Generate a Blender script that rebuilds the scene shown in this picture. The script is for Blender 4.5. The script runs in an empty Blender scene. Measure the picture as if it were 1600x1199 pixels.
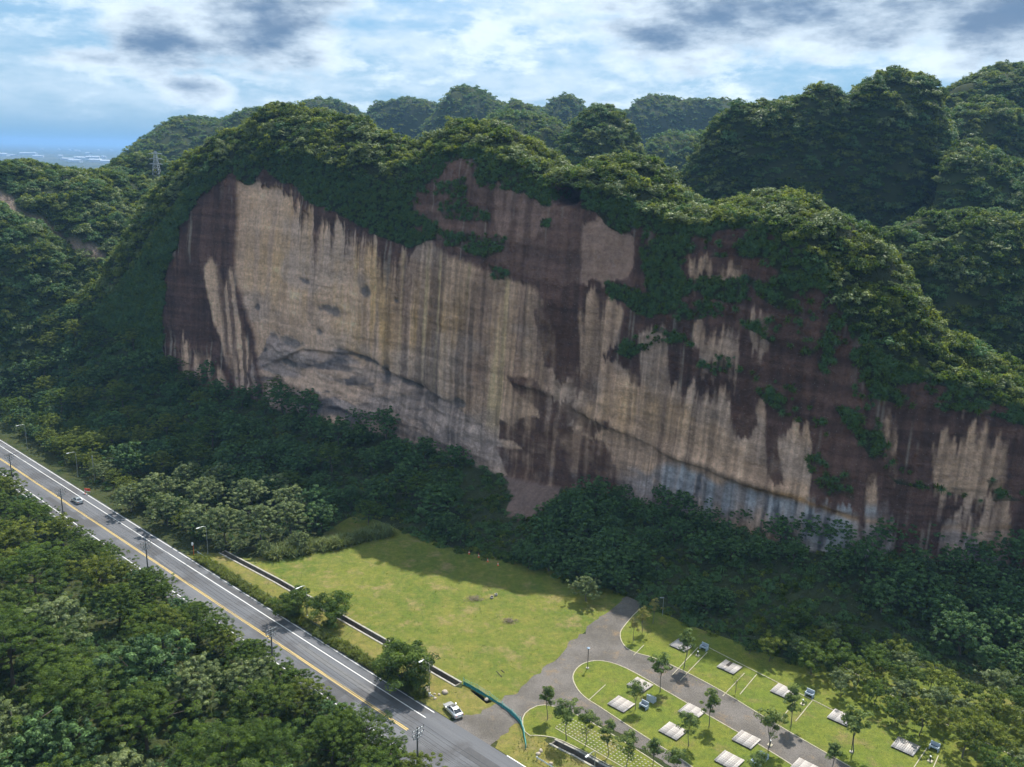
import bpy, bmesh, math, random
import numpy as np
from mathutils import Vector, Matrix, geometry

# ------------------------------------------------------------------ camera
S = bpy.context.scene
C = S.collection
F, CH = 1380.0, 95.0                       # focal length in photo pixels, camera height in metres
ROLL = math.radians(1.25)
PITCH = math.atan((599.5 - (219 + 800 * math.tan(ROLL))) * math.cos(ROLL) / F)
FW = np.array([0, math.cos(PITCH), -math.sin(PITCH)])
_r0 = np.array([1.0, 0, 0]); _u0 = np.cross(_r0, FW)
RT = _r0 * math.cos(ROLL) + _u0 * math.sin(ROLL)
UP = np.cross(RT, FW)
cd = bpy.data.cameras.new('camera'); cam = bpy.data.objects.new('camera', cd); C.objects.link(cam)
cd.sensor_width = 36; cd.lens = 36 * F / 1600; cd.clip_start = 1; cd.clip_end = 60000
cam.matrix_world = Matrix(((RT[0], UP[0], -FW[0], 0), (RT[1], UP[1], -FW[1], 0), (RT[2], UP[2], -FW[2], CH), (0, 0, 0, 1)))
S.camera = cam

# ------------------------------------------------------------------ light
SUN_AZ, SUN_EL = math.radians(22), math.radians(57.5)      # azimuth clockwise from +Y
sd = bpy.data.lights.new('sun', 'SUN'); sd.energy = 5.0; sd.angle = math.radians(0.53); sd.color = (1, 0.95, 0.86)
so = bpy.data.objects.new('sun', sd); C.objects.link(so)
so.rotation_euler = Vector((math.sin(SUN_AZ) * math.cos(SUN_EL), math.cos(SUN_AZ) * math.cos(SUN_EL), math.sin(SUN_EL))).to_track_quat('Z', 'Y').to_euler()
S.view_settings.view_transform = 'Standard'; S.view_settings.look = 'None'
S.view_settings.exposure = 0.58; S.view_settings.gamma = 1.0
S.cycles.use_denoising = True
try: S.cycles.denoiser = 'OPENIMAGEDENOISE'
except Exception: pass
S.cycles.use_adaptive_sampling = True; S.cycles.adaptive_threshold = .03
S.cycles.max_bounces = 4; S.cycles.diffuse_bounces = 2; S.cycles.glossy_bounces = 2
S.cycles.transmission_bounces = 4; S.cycles.transparent_max_bounces = 6; S.cycles.volume_bounces = 1
S.cycles.sample_clamp_indirect = 4

def ray(x, y): return FW + RT * (x - 800) / F - UP * (y - 599.5) / F
def g(x, y, z=0.0):
    d = ray(x, y); return np.array([0, 0, CH]) + d * ((z - CH) / d[2])
def atY(x, y, Y):
    d = ray(x, y); return np.array([0, 0, CH]) + d * (Y / d[1])
def proj(P):
    v = np.asarray(P, float) - np.array([0, 0, CH]); zc = v @ FW
    return 800 + F * (v @ RT) / zc, 599.5 - F * (v @ UP) / zc

# ------------------------------------------------------------------ world: Nishita sky with a procedural cloud layer
W = bpy.data.worlds.new('World'); S.world = W; W.use_nodes = True
nt = W.node_tree; nt.nodes.clear()
def N(t, **k):
    n = nt.nodes.new(t)
    for a, b in k.items(): setattr(n, a, b)
    return n
def LK(a, b): nt.links.new(a, b)
def M(op, a, b=None, c=None):
    n = N('ShaderNodeMath', operation=op)
    for i, v in enumerate((a, b, c)):
        if v is None: continue
        if isinstance(v, (int, float)): n.inputs[i].default_value = v
        else: LK(v, n.inputs[i])
    return n.outputs[0]
def MIX(f, a, b):
    n = N('ShaderNodeMix', data_type='RGBA')
    if isinstance(f, (int, float)): n.inputs[0].default_value = f
    else: LK(f, n.inputs[0])
    for s, v in ((n.inputs[6], a), (n.inputs[7], b)):
        if isinstance(v, tuple): s.default_value = (*v, 1)
        else: LK(v, s)
    return n.outputs[2]
def SS(v, a, b):
    n = N('ShaderNodeMapRange', interpolation_type='SMOOTHSTEP'); LK(v, n.inputs[0])
    n.inputs[1].default_value = a; n.inputs[2].default_value = b; return n.outputs[0]
sky = N('ShaderNodeTexSky', sky_type='NISHITA'); sky.sun_disc = False
sky.sun_elevation = SUN_EL; sky.sun_rotation = SUN_AZ; sky.altitude = 100; sky.air_density = 1.0; sky.dust_density = 1.0; sky.ozone_density = 1.5
tc = N('ShaderNodeTexCoord'); sp = N('ShaderNodeSeparateXYZ'); LK(tc.outputs['Generated'], sp.inputs[0])
az = M('ARCTAN2', sp.outputs[0], sp.outputs[1]); el = M('ARCSINE', sp.outputs[2])
cv = N('ShaderNodeCombineXYZ'); LK(sp.outputs[0], cv.inputs[0]); LK(sp.outputs[1], cv.inputs[1]); LK(M('MULTIPLY', sp.outputs[2], 2.6), cv.inputs[2])
def NOISE(scale, detail, rough, vec=None, dist=0.0):
    n = N('ShaderNodeTexNoise'); n.inputs['Scale'].default_value = scale; n.inputs['Detail'].default_value = detail
    n.inputs['Roughness'].default_value = rough; n.inputs['Distortion'].default_value = dist
    LK(vec if vec else cv.outputs[0], n.inputs['Vector']); return n.outputs[0]
n_big, n_mid, n_fine = NOISE(2.2, 3, .5), NOISE(7.5, 6, .55), NOISE(24, 7, .62)
cv2 = N('ShaderNodeCombineXYZ'); LK(az, cv2.inputs[0]); LK(M('MULTIPLY', el, 6.0), cv2.inputs[1])
n_str = NOISE(3.2, 6, .55, cv2.outputs[0], .5)
SKYK = 10.0                               # working scale of the Nishita radiance (background strength is 0.1)
low = SS(el, .5, .0)
tint = N('ShaderNodeMix', data_type='RGBA', blend_type='MULTIPLY'); tint.inputs[0].default_value = 1.0
LK(sky.outputs[0], tint.inputs[6]); tint.inputs[7].default_value = (0.8, 0.9, 1.0, 1)
col = MIX(M('MULTIPLY', low, .85), tint.outputs[2], tuple(v * SKYK for v in (.10, .245, .40)))
# thin bright veil, streaked, denser towards the sun
sunward = SS(az, -.70, .0)
veil = SS(M('ADD', M('MULTIPLY', n_str, .75), M('MULTIPLY', n_fine, .35)), .38, .70)
veil = M('MULTIPLY', veil, M('ADD', .62, M('MULTIPLY', sunward, .35)))
veil = M('MULTIPLY', M('MAXIMUM', veil, SS(el, .25, .6)), SS(el, .0, .055))
col = MIX(veil, col, tuple(v * SKYK for v in (.44, .53, .61)))
# white puffs
puff = SS(M('ADD', M('MULTIPLY', n_mid, .6), M('MULTIPLY', n_fine, .5)), .54, .72)
puff = M('MULTIPLY', M('MULTIPLY', puff, M('ADD', .45, M('MULTIPLY', sunward, .5))), SS(el, .01, .05))
col = MIX(puff, col, tuple(v * SKYK for v in (.52, .61, .67)))
# grey cumulus, bright at the rim and dark in the belly
def azel(x, y):
    d = ray(x, y); d = d / np.linalg.norm(d); return math.atan2(d[0], d[1]), math.asin(d[2])
blobs = None
for x, y, rx, ry in ((415, 42, 135, 92), (240, 68, 90, 60), (300, 138, 70, 28), (1270, 8, 420, 84), (1040, 55, 125, 62), (1600, 25, 150, 90), (1130, 20, 150, 60), (140, 90, 70, 20)):
    a0, e0 = azel(x, y)
    dx = M('DIVIDE', M('SUBTRACT', az, a0), rx / F); dy = M('DIVIDE', M('SUBTRACT', el, e0), ry / F)
    b = M('SUBTRACT', 1.0, M('SQRT', M('ADD', M('MULTIPLY', dx, dx), M('MULTIPLY', dy, dy))))
    blobs = b if blobs is None else M('MAXIMUM', blobs, b)
over = M('SUBTRACT', M('MULTIPLY', SS(el, .2, .4), M('MULTIPLY', n_big, 1.3)), .9)
blobs = M('MAXIMUM', M('MAXIMUM', blobs, over), -.75)
bump = M('ADD', M('MULTIPLY', M('SUBTRACT', n_mid, .5), 2.0), M('MULTIPLY', M('SUBTRACT', n_fine, .5), 1.1))
shape = M('ADD', M('MULTIPLY', blobs, 1.05), M('MULTIPLY', bump, .95))
dens = SS(shape, -.22, .42)
# light comes from above right: compare with the cloud a little further up to find the belly
cvu = N('ShaderNodeVectorMath', operation='ADD'); LK(cv.outputs[0], cvu.inputs[0]); cvu.inputs[1].default_value = (.015, 0, .05)
n_up = M('ADD', M('MULTIPLY', M('SUBTRACT', NOISE(7.5, 6, .55, cvu.outputs[0]), .5), 2.0), M('MULTIPLY', M('SUBTRACT', NOISE(24, 5, .62, cvu.outputs[0]), .5), 1.1))
belly = SS(M('ADD', M('MULTIPLY', shape, .75), M('ADD', M('MULTIPLY', M('SUBTRACT', n_up, bump), .9), M('MULTIPLY', M('SUBTRACT', n_fine, .5), .9))), -.05, 1.0)
ccol = MIX(belly, tuple(v * SKYK for v in (.50, .58, .65)), tuple(v * SKYK for v in (.085, .145, .24)))
col = MIX(M('MULTIPLY', dens, .93), col, ccol)
bg = N('ShaderNodeBackground'); bg.inputs[1].default_value = 0.12; LK(col, bg.inputs[0])
wo = N('ShaderNodeOutputWorld'); LK(bg.outputs[0], wo.inputs[0])

# ------------------------------------------------------------------ helpers
rng = np.random.default_rng(7); random.seed(7)
def tag(o, label=None, cat=None, group=None, kind=None):
    if label: o['label'] = label
    if cat: o['category'] = cat
    if group: o['group'] = group
    if kind: o['kind'] = kind
    return o
def empty(name, loc=(0, 0, 0), rz=0.0):
    o = bpy.data.objects.new(name, None); C.objects.link(o); o.location = loc; o.rotation_euler[2] = rz; o.empty_display_size = .2
    return o
def link(name, me, mat=None, parent=None, kind=None):
    o = bpy.data.objects.new(name, me); C.objects.link(o)
    if mat and not me.materials: me.materials.append(mat)
    if parent: o.parent = parent
    if kind: o['kind'] = kind
    return o
def np_mesh(name, V, Q, smooth=False):
    """mesh from vertex array and an (n,k) face array"""
    V = np.asarray(V, np.float32); Q = np.asarray(Q, np.int32); k = Q.shape[1]
    me = bpy.data.meshes.new(name)
    me.vertices.add(len(V)); me.vertices.foreach_set('co', V.ravel())
    me.loops.add(Q.size); me.loops.foreach_set('vertex_index', Q.ravel())
    me.polygons.add(len(Q)); me.polygons.foreach_set('loop_start', np.arange(0, Q.size, k, dtype=np.int32))
    me.polygons.foreach_set('loop_total', np.full(len(Q), k, np.int32))
    if smooth: me.polygons.foreach_set('use_smooth', np.ones(len(Q), bool))
    me.update(calc_edges=True); me.validate(); return me
def colattr(me, name, A):
    a = me.attributes.new(name, 'FLOAT_COLOR', 'POINT')
    B = np.ones((len(me.vertices), 4), np.float32); B[:, :A.shape[1]] = A; a.data.foreach_set('color', B.ravel())
def grid_quads(nu, nv):
    i, j = np.meshgrid(np.arange(nu - 1), np.arange(nv - 1), indexing='ij')
    a = (i * nv + j).ravel(); return np.stack([a, a + nv, a + nv + 1, a + 1], 1)
class MB:
    """collects simple shapes into one mesh"""
    def __init__(s): s.v = []; s.f = []
    def add(s, V, Fc):
        b = len(s.v); s.v += [tuple(map(float, p)) for p in V]; s.f += [tuple(b + i for i in f) for f in Fc]; return s
    def box(s, c, d, rz=0, rx=0, ry=0):
        Mx = Matrix.Rotation(rz, 3, 'Z') @ Matrix.Rotation(ry, 3, 'Y') @ Matrix.Rotation(rx, 3, 'X'); c = Vector(c)
        V = [c + Mx @ Vector((sx * d[0] / 2, sy * d[1] / 2, sz * d[2] / 2)) for sz in (-1, 1) for sx, sy in ((-1, -1), (1, -1), (1, 1), (-1, 1))]
        return s.add(V, [(3, 2, 1, 0), (4, 5, 6, 7), (0, 1, 5, 4), (1, 2, 6, 5), (2, 3, 7, 6), (3, 0, 4, 7)])
    def tube(s, pts, rad, n=6, cap=True):
        pts = [Vector(p) for p in pts]; R_ = rad if hasattr(rad, '__len__') else [rad] * len(pts); V = []
        for i, p in enumerate(pts):
            t = (pts[min(i + 1, len(pts) - 1)] - pts[max(i - 1, 0)]).normalized()
            a = t.cross(Vector((0, 0, 1)) if abs(t.z) < .95 else Vector((1, 0, 0))).normalized(); b = t.cross(a)
            V += [p + (a * math.cos(q * 2 * math.pi / n) + b * math.sin(q * 2 * math.pi / n)) * R_[i] for q in range(n)]
        Fc = [(i * n + q, i * n + (q + 1) % n, (i + 1) * n + (q + 1) % n, (i + 1) * n + q) for i in range(len(pts) - 1) for q in range(n)]
        if cap: Fc += [tuple(range(n))[::-1], tuple((len(pts) - 1) * n + q for q in range(n))]
        return s.add(V, Fc)
    def lathe(s, prof, n=12, c=(0, 0, 0)):
        V = [(c[0] + r * math.cos(q * 2 * math.pi / n), c[1] + r * math.sin(q * 2 * math.pi / n), c[2] + z) for r, z in prof for q in range(n)]
        Fc = [(i * n + q, i * n + (q + 1) % n, (i + 1) * n + (q + 1) % n, (i + 1) * n + q) for i in range(len(prof) - 1) for q in range(n)]
        Fc += [tuple(range(n))[::-1], tuple((len(prof) - 1) * n + q for q in range(n))]
        return s.add(V, Fc)
    def mesh(s, name, smooth=False, bevel=0):
        me = bpy.data.meshes.new(name); me.from_pydata(s.v, [], s.f); me.update()
        if bevel:
            bm = bmesh.new(); bm.from_mesh(me)
            bmesh.ops.bevel(bm, geom=[e for e in bm.edges if e.is_manifold and e.calc_face_angle(0) > .6], offset=bevel, segments=2, affect='EDGES', profile=.6)
            bm.to_mesh(me); bm.free()
        if smooth:
            me.polygons.foreach_set('use_smooth', np.ones(len(me.polygons), bool))
            me.set_sharp_from_angle(angle=math.radians(40))
        return me
    def build(s, name, mat, parent=None, smooth=False, bevel=0): return link(name, s.mesh(name, smooth, bevel), mat, parent)

# lattice value noise
_perm = np.random.default_rng(3).random((256, 256)).astype(np.float32)
def vn(x, y):
    x = np.asarray(x, float); y = np.asarray(y, float)
    xi = np.floor(x).astype(int); yi = np.floor(y).astype(int); fx = x - xi; fy = y - yi
    fx = fx * fx * (3 - 2 * fx); fy = fy * fy * (3 - 2 * fy)
    h = lambda i, j: _perm[i & 255, j & 255]
    return (h(xi, yi) * (1 - fx) + h(xi + 1, yi) * fx) * (1 - fy) + (h(xi, yi + 1) * (1 - fx) + h(xi + 1, yi + 1) * fx) * fy
def fbm(x, y, o=4, g_=.5):
    s = 0; a = 1; t = 0
    for k in range(o): s = s + a * vn(x * 2 ** k + 17.3 * k, y * 2 ** k + 9.1 * k); t += a; a *= g_
    return s / t
def inpoly(px, py, poly):
    r = np.zeros(np.shape(px), bool); n = len(poly)
    for i in range(n):
        x0, y0 = poly[i]; x1, y1 = poly[(i + 1) % n]
        if y0 == y1: continue
        c = ((py < y0) != (py < y1)) & (px < (x1 - x0) * (py - y0) / (y1 - y0) + x0)
        r ^= c
    return r
def sstep(a, b, x): t = np.clip((x - a) / (b - a), 0, 1); return t * t * (3 - 2 * t)

# ------------------------------------------------------------------ materials
def mat(name, col=(.5, .5, .5), rough=.7, metal=0.0, spec=.5, var=None, scale=1.0, bump=0.0, bscale=8.0, detail=6, coord='Object', alpha=None, coat=0.0):
    """Principled with an optional noise blend to a second colour (var) and noise bump"""
    m = bpy.data.materials.new(name); m.use_nodes = True; t = m.node_tree; b = t.nodes['Principled BSDF']
    b.inputs['Base Color'].default_value = (*col, 1); b.inputs['Roughness'].default_value = rough
    b.inputs['Metallic'].default_value = metal; b.inputs['Specular IOR Level'].default_value = spec; b.inputs['Coat Weight'].default_value = coat
    if alpha is not None: b.inputs['Alpha'].default_value = alpha
    if var or bump:
        co = t.nodes.new('ShaderNodeTexCoord')
    if var:
        n = t.nodes.new('ShaderNodeTexNoise'); n.inputs['Scale'].default_value = scale; n.inputs['Detail'].default_value = detail; n.inputs['Roughness'].default_value = .62
        t.links.new(co.outputs[coord], n.inputs['Vector'])
        r = t.nodes.new('ShaderNodeMapRange'); r.inputs[1].default_value = .36; r.inputs[2].default_value = .64; t.links.new(n.outputs[0], r.inputs[0])
        x = t.nodes.new('ShaderNodeMix'); x.data_type = 'RGBA'; x.inputs[6].default_value = (*col, 1); x.inputs[7].default_value = (*var, 1)
        t.links.new(r.outputs[0], x.inputs[0]); t.links.new(x.outputs[2], b.inputs['Base Color'])
    if bump:
        n = t.nodes.new('ShaderNodeTexNoise'); n.inputs['Scale'].default_value = bscale; n.inputs['Detail'].default_value = 6
        t.links.new(co.outputs[coord], n.inputs['Vector'])
        p = t.nodes.new('ShaderNodeBump'); p.inputs['Strength'].default_value = bump; p.inputs['Distance'].default_value = 1 / bscale
        t.links.new(n.outputs[0], p.inputs['Height']); t.links.new(p.outputs[0], b.inputs['Normal'])
    return m
class NT:
    """small node-graph helper for richer materials"""
    def __init__(s, m): s.t = m.node_tree; s.b = s.t.nodes.get('Principled BSDF'); s.co = s.t.nodes.new('ShaderNodeTexCoord')
    def noise(s, scale, detail=5, rough=.6, vec=None, mapscale=None):
        n = s.t.nodes.new('ShaderNodeTexNoise'); n.inputs['Scale'].default_value = scale; n.inputs['Detail'].default_value = detail; n.inputs['Roughness'].default_value = rough
        v = vec or s.co.outputs['Object']
        if mapscale:
            mp = s.t.nodes.new('ShaderNodeMapping'); mp.inputs['Scale'].default_value = mapscale; s.t.links.new(v, mp.inputs['Vector']); v = mp.outputs[0]
        s.t.links.new(v, n.inputs['Vector']); return n.outputs[0]
    def vor(s, scale, out='Distance'):
        n = s.t.nodes.new('ShaderNodeTexVoronoi'); n.inputs['Scale'].default_value = scale; s.t.links.new(s.co.outputs['Object'], n.inputs['Vector']); return n.outputs[out]
    def ramp(s, v, a, b, lo=0.0, hi=1.0):
        r = s.t.nodes.new('ShaderNodeMapRange'); r.inputs[1].default_value = a; r.inputs[2].default_value = b; r.inputs[3].default_value = lo; r.inputs[4].default_value = hi
        s.t.links.new(v, r.inputs[0]); return r.outputs[0]
    def mix(s, f, a, b, mode='MIX'):
        x = s.t.nodes.new('ShaderNodeMix'); x.data_type = 'RGBA'; x.blend_type = mode
        for k, v in ((0, f), (6, a), (7, b)):
            if isinstance(v, tuple): x.inputs[k].default_value = (*v, 1)
            elif isinstance(v, (int, float)): x.inputs[k].default_value = v
            else: s.t.links.new(v, x.inputs[k])
        return x.outputs[2]
    def math(s, op, a, b=0.0):
        n = s.t.nodes.new('ShaderNodeMath'); n.operation = op
        for k, v in ((0, a), (1, b)):
            if isinstance(v, (int, float)): n.inputs[k].default_value = v
            else: s.t.links.new(v, n.inputs[k])
        return n.outputs[0]
    def attr(s, name):
        n = s.t.nodes.new('ShaderNodeAttribute'); n.attribute_name = name; return n
    def bump(s, h, strength, dist):
        p = s.t.nodes.new('ShaderNodeBump'); p.inputs['Strength'].default_value = strength; p.inputs['Distance'].default_value = dist
        s.t.links.new(h, p.inputs['Height']); s.t.links.new(p.outputs[0], s.b.inputs['Normal'])
    def color(s, v): s.t.links.new(v, s.b.inputs['Base Color'])

def leaf_mat(name, dark, light, trans=.52, rough=.6):
    """foliage: two leaf colours picked per leaf clump and per plant, with light passing through the blade"""
    m = bpy.data.materials.new(name); m.use_nodes = True; q = NT(m); t = m.node_tree; b = q.b
    tint = q.attr('tint'); oi = t.nodes.new('ShaderNodeObjectInfo')
    f = q.math('ADD', q.math('MULTIPLY', tint.outputs['Fac'], .8), q.math('MULTIPLY', oi.outputs['Random'], .35))
    f = q.math('SUBTRACT', f, .08)
    c = q.mix(f, dark, light)
    hs = t.nodes.new('ShaderNodeHueSaturation'); t.links.new(c, hs.inputs['Color'])
    t.links.new(q.math('ADD', .487, q.math('MULTIPLY', oi.outputs['Random'], .024)), hs.inputs['Hue'])
    t.links.new(q.ramp(oi.outputs['Random'], 0, 1, 1.25, .75), hs.inputs['Value'])
    t.links.new(hs.outputs[0], b.inputs['Base Color']); b.inputs['Roughness'].default_value = rough; b.inputs['Specular IOR Level'].default_value = .22
    tr = t.nodes.new('ShaderNodeBsdfTranslucent'); bright = q.mix(1.0, hs.outputs[0], (1.25, 1.25, .7), 'MULTIPLY'); t.links.new(bright, tr.inputs[0])
    mx = t.nodes.new('ShaderNodeMixShader'); mx.inputs[0].default_value = trans
    t.links.new(b.outputs[0], mx.inputs[1]); t.links.new(tr.outputs[0], mx.inputs[2])
    t.links.new(mx.outputs[0], t.nodes['Material Output'].inputs[0]); return m

L_FOREST = leaf_mat('leaf_forest', (.015, .042, .010), (.175, .255, .048))
L_OLIVE = leaf_mat('leaf_olive', (.038, .07, .011), (.27, .315, .058))
L_DEEP = leaf_mat('leaf_deep', (.010, .034, .012), (.15, .265, .085), .32)
L_PALE = leaf_mat('leaf_pale', (.05, .085, .03), (.27, .32, .13), .34, .5)
L_PARK = leaf_mat('leaf_park', (.035, .07, .02), (.21, .275, .075), .4)
L_YEL = leaf_mat('leaf_yellow', (.12, .13, .03), (.24, .22, .07), .35)
L_GRASS = leaf_mat('leaf_grass', (.075, .105, .02), (.17, .19, .05), .3, .6)
BARK = mat('bark', (.11, .085, .065), .9, var=(.055, .043, .034), scale=6, bump=.5, bscale=14)
BARK2 = mat('bark_grey', (.17, .15, .125), .9, var=(.08, .07, .06), scale=8, bump=.4, bscale=18)
STEEL = mat('galvanised_steel', (.42, .45, .47), .42, .7, var=(.33, .36, .38), scale=3)
WHITE = mat('white_paint', (.78, .79, .77), .55, var=(.62, .63, .62), scale=2)
POLE = mat('weathered_concrete_pole', (.115, .108, .1), .85, var=(.07, .066, .062), scale=3, bump=.2)
DARKMET = mat('dark_metal', (.03, .034, .038), .5, .5)
CONC = mat('concrete', (.36, .34, .3), .9, var=(.24, .225, .195), scale=1.2, bump=.3, bscale=10)
CONC_SHADE = mat('concrete_painted_shade', (.17, .15, .12), .95, var=(.085, .08, .065), scale=.9, bump=.4, bscale=7)  # shade inside the drainage channels is put into this darker wall and bed colour
# ------------------------------------------------------------------ surface materials
def lawn_mat(name, c1, c2, c3, bare):
    m = mat(name, c1, .95, spec=.2); q = NT(m)
    a = q.mix(q.ramp(q.noise(.07, 6, .65), .38, .62), c1, c2)
    a = q.mix(q.ramp(q.noise(.35, 6, .7), .45, .72), a, c3)
    a = q.mix(q.ramp(q.noise(.16, 7, .72), .53, .70), a, bare)
    a = q.mix(.7, a, q.mix(q.ramp(q.noise(.9, 6, .7), .34, .66), (.68, .72, .68), (1.28, 1.24, 1.2)), 'MULTIPLY')
    f = q.noise(5.5, 5, .75)
    a = q.mix(.85, a, q.mix(q.ramp(f, .3, .72), (.42, .45, .42), (1.55, 1.5, 1.45)), 'MULTIPLY')
    q.color(a); q.bump(f, .7, .16); return m
LAWN = lawn_mat('meadow_grass', (.125, .142, .026), (.080, .115, .018), (.17, .158, .040), (.22, .168, .085))
PARKLAWN = lawn_mat('park_grass', (.105, .140, .020), (.145, .155, .027), (.075, .112, .018), (.17, .135, .06))
VERGE = lawn_mat('verge_grass', (.15, .145, .035), (.11, .125, .028), (.21, .17, .055), (.2, .155, .08))
UNDER = mat('undergrowth', (.028, .042, .014), .95, spec=.1, var=(.05, .055, .02), scale=.25, bump=.8, bscale=1.2, coord='Object')
def gravel_mat():
    m = mat('gravel', (.2, .18, .165), .95, spec=.2); q = NT(m)
    a = q.mix(q.ramp(q.noise(.12, 6, .65), .4, .62), (.142, .130, .120), (.096, .088, .078))
    a = q.mix(q.ramp(q.noise(.3, 5, .65), .55, .72), a, (.18, .135, .09))
    v = q.vor(7.0, 'Color'); sp = q.math('MULTIPLY', q.noise(9, 3, .7), 1.0)
    a = q.mix(.9, a, q.mix(q.ramp(sp, .3, .7), (.45, .45, .46), (1.55, 1.52, 1.5)), 'MULTIPLY')
    q.color(a); q.bump(sp, .8, .1); return m
GRAVEL = gravel_mat()
def asphalt_mat():
    m = mat('asphalt', (.09, .09, .095), .82, spec=.35); q = NT(m)
    a = q.mix(q.ramp(q.noise(1.0, 5, .6, mapscale=(.02, .55, 1)), .35, .65), (.080, .083, .093), (.122, .125, .136))
    a = q.mix(q.ramp(q.noise(.09, 6, .65), .48, .6), a, (.068, .067, .071))
    a = q.mix(q.ramp(q.noise(1.0, 4, .6, mapscale=(.01, 2.2, 1)), .60, .72), a, (.062, .062, .066))
    f = q.noise(14, 3, .7); a = q.mix(.5, a, q.mix(q.ramp(f, .3, .7), (.75, .75, .75), (1.25, 1.25, 1.25)), 'MULTIPLY')
    q.color(a); q.bump(f, .25, .03); return m
ASPH = asphalt_mat()
def paint(name, c, worn):
    m = mat(name, c, .6); q = NT(m); q.color(q.mix(q.ramp(q.noise(3.0, 6, .75), .56, .72), c, worn)); return m
PWHITE = paint('road_paint_white', (.66, .66, .65), (.34, .34, .34)); PYEL = paint('road_paint_yellow', (.60, .42, .10), (.36, .27, .11))

# ------------------------------------------------------------------ road frame
RA = g(105, 787)[:2]; RD = g(637, 1141)[:2] - RA; RD /= np.linalg.norm(RD); RN = np.array([-RD[1], RD[0]])
if RN[1] < 0: RN = -RN
RZ = math.atan2(RD[1], RD[0])
def rp(s, o, z=0.0): p = RA + RD * s + RN * o; return (p[0], p[1], z)
def rc(x, y): p = g(x, y)[:2] - RA; return float(p @ RD), float(p @ RN)

def resample(P, step, closed=True):
    P = [np.array(p[:2], float) for p in P]; out = []; n = len(P)
    for i in range(n if closed else n - 1):
        a, b = P[i], P[(i + 1) % n]; k = max(1, int(np.linalg.norm(b - a) / step))
        out += [a + (b - a) * j / k for j in range(k)]
    if not closed: out.append(P[-1])
    return np.array(out)
def smooth_poly(P, it=2, closed=True):
    P = np.array([p[:2] for p in P], float)
    for _ in range(it):                                   # Chaikin corner cutting
        if closed: Q = np.roll(P, -1, 0); P = np.stack([.75 * P + .25 * Q, .25 * P + .75 * Q], 1).reshape(-1, 2)
        else:
            A, B = P[:-1], P[1:]; m_ = np.stack([.75 * A + .25 * B, .25 * A + .75 * B], 1).reshape(-1, 2); P = np.vstack([P[:1], m_[1:-1], P[-1:]])
    return P
def sheet(name, P, z, m, jit=.3, parent=None, thick=0.0):
    """flat sheet with an uneven outline; P is a list of world xy"""
    P = resample(P, 1.2)
    if jit: P = P + jit * (np.stack([vn(P[:, 0] * .9, P[:, 1] * .9), vn(P[:, 0] * .9 + 40, P[:, 1] * .9 + 11)], 1) - .5) * 2
    vs = [Vector((p[0], p[1])) for p in P]; n = len(vs)
    v2, e2, f2, *_ = geometry.delaunay_2d_cdt(vs, [(i, (i + 1) % n) for i in range(n)], [], 1, 1e-4)
    me = bpy.data.meshes.new(name); me.from_pydata([(v.x, v.y, z) for v in v2], [], [tuple(f) for f in f2]); me.update()
    bm = bmesh.new(); bm.from_mesh(me)
    for f in bm.faces:
        if f.normal.z < 0: f.normal_flip()
    bm.to_mesh(me); bm.free()
    o = link(name, me, m, parent)
    if not parent: o['kind'] = 'structure'
    return o
def px(L, z=0.0): return [g(x, y, z)[:2] for x, y in L]

# ------------------------------------------------------------------ cliff massif layout (needed by the ground too)
NB = np.array([.5, .866]); NB /= np.linalg.norm(NB); TA = np.array([NB[1], -NB[0]])       # back normal, tangent (to the right)
_base = [(270, 592, 16), (330, 605, 14), (400, 625, 12), (480, 650, 12), (560, 668, 11), (640, 685, 10), (735, 722, 9), (800, 745, 8), (850, 757, 8), (950, 768, 8), (1060, 795, 9), (1130, 818, 10), (1220, 842, 10), (1300, 868, 10), (1400, 868, 10), (1500, 872, 10), (1600, 880, 10)]
_pb = np.array([g(*b) for b in _base]); _a = _pb[:, :2] @ TA; _b = _pb[:, :2] @ NB; _z = _pb[:, 2]
_a = np.concatenate([[_a[0] - 130, _a[0] - 75, _a[0] - 35], _a, [_a[-1] + 40, _a[-1] + 90]]); _b = np.concatenate([[_b[0] + 6, _b[0] + 4, _b[0] + 2], _b, [_b[-1] + 18, _b[-1] + 45]]); _z[0] = 20; _z = np.concatenate([[26, 34, 30], _z, [10, 10]])
_o = np.argsort(_a); _a, _b, _z = _a[_o], _b[_o], _z[_o]
AS = np.arange(_a[0], _a[-1], .42)
def gsm(v, sig):
    k = int(sig * 3); w = np.exp(-.5 * (np.arange(-k, k + 1) / sig) ** 2); w /= w.sum()
    return np.convolve(np.pad(v, k, mode='edge'), w, 'valid')
B0 = gsm(np.interp(AS, _a, _b), 14); ZB = gsm(np.interp(AS, _a, _z), 14)
TOE = np.interp(AS, [_a[0], _pb[0, :2] @ TA - 10, _pb[3, :2] @ TA], [62.0, 58.0, 34.0])
_ro0 = ((TA[None] * AS[:, None] + NB[None] * B0[:, None]) - RA[None]) @ RN
TOE = np.clip(np.minimum(TOE, (_ro0 - 15.0) / float(NB @ RN)), 8, None)
def ground_z(x, y):
    """terrain height: flat valley floor rising as a talus apron towards the cliff"""
    p = np.array([x, y]); a = float(p @ TA); b = float(p @ NB)
    b0 = np.interp(a, AS, B0); zb = np.interp(a, AS, ZB); t = 1 - (b0 - b) / float(np.interp(a, AS, TOE))
    return 0.0 if t <= 0 else float(zb * min(t, 1) ** 1.6)

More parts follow.
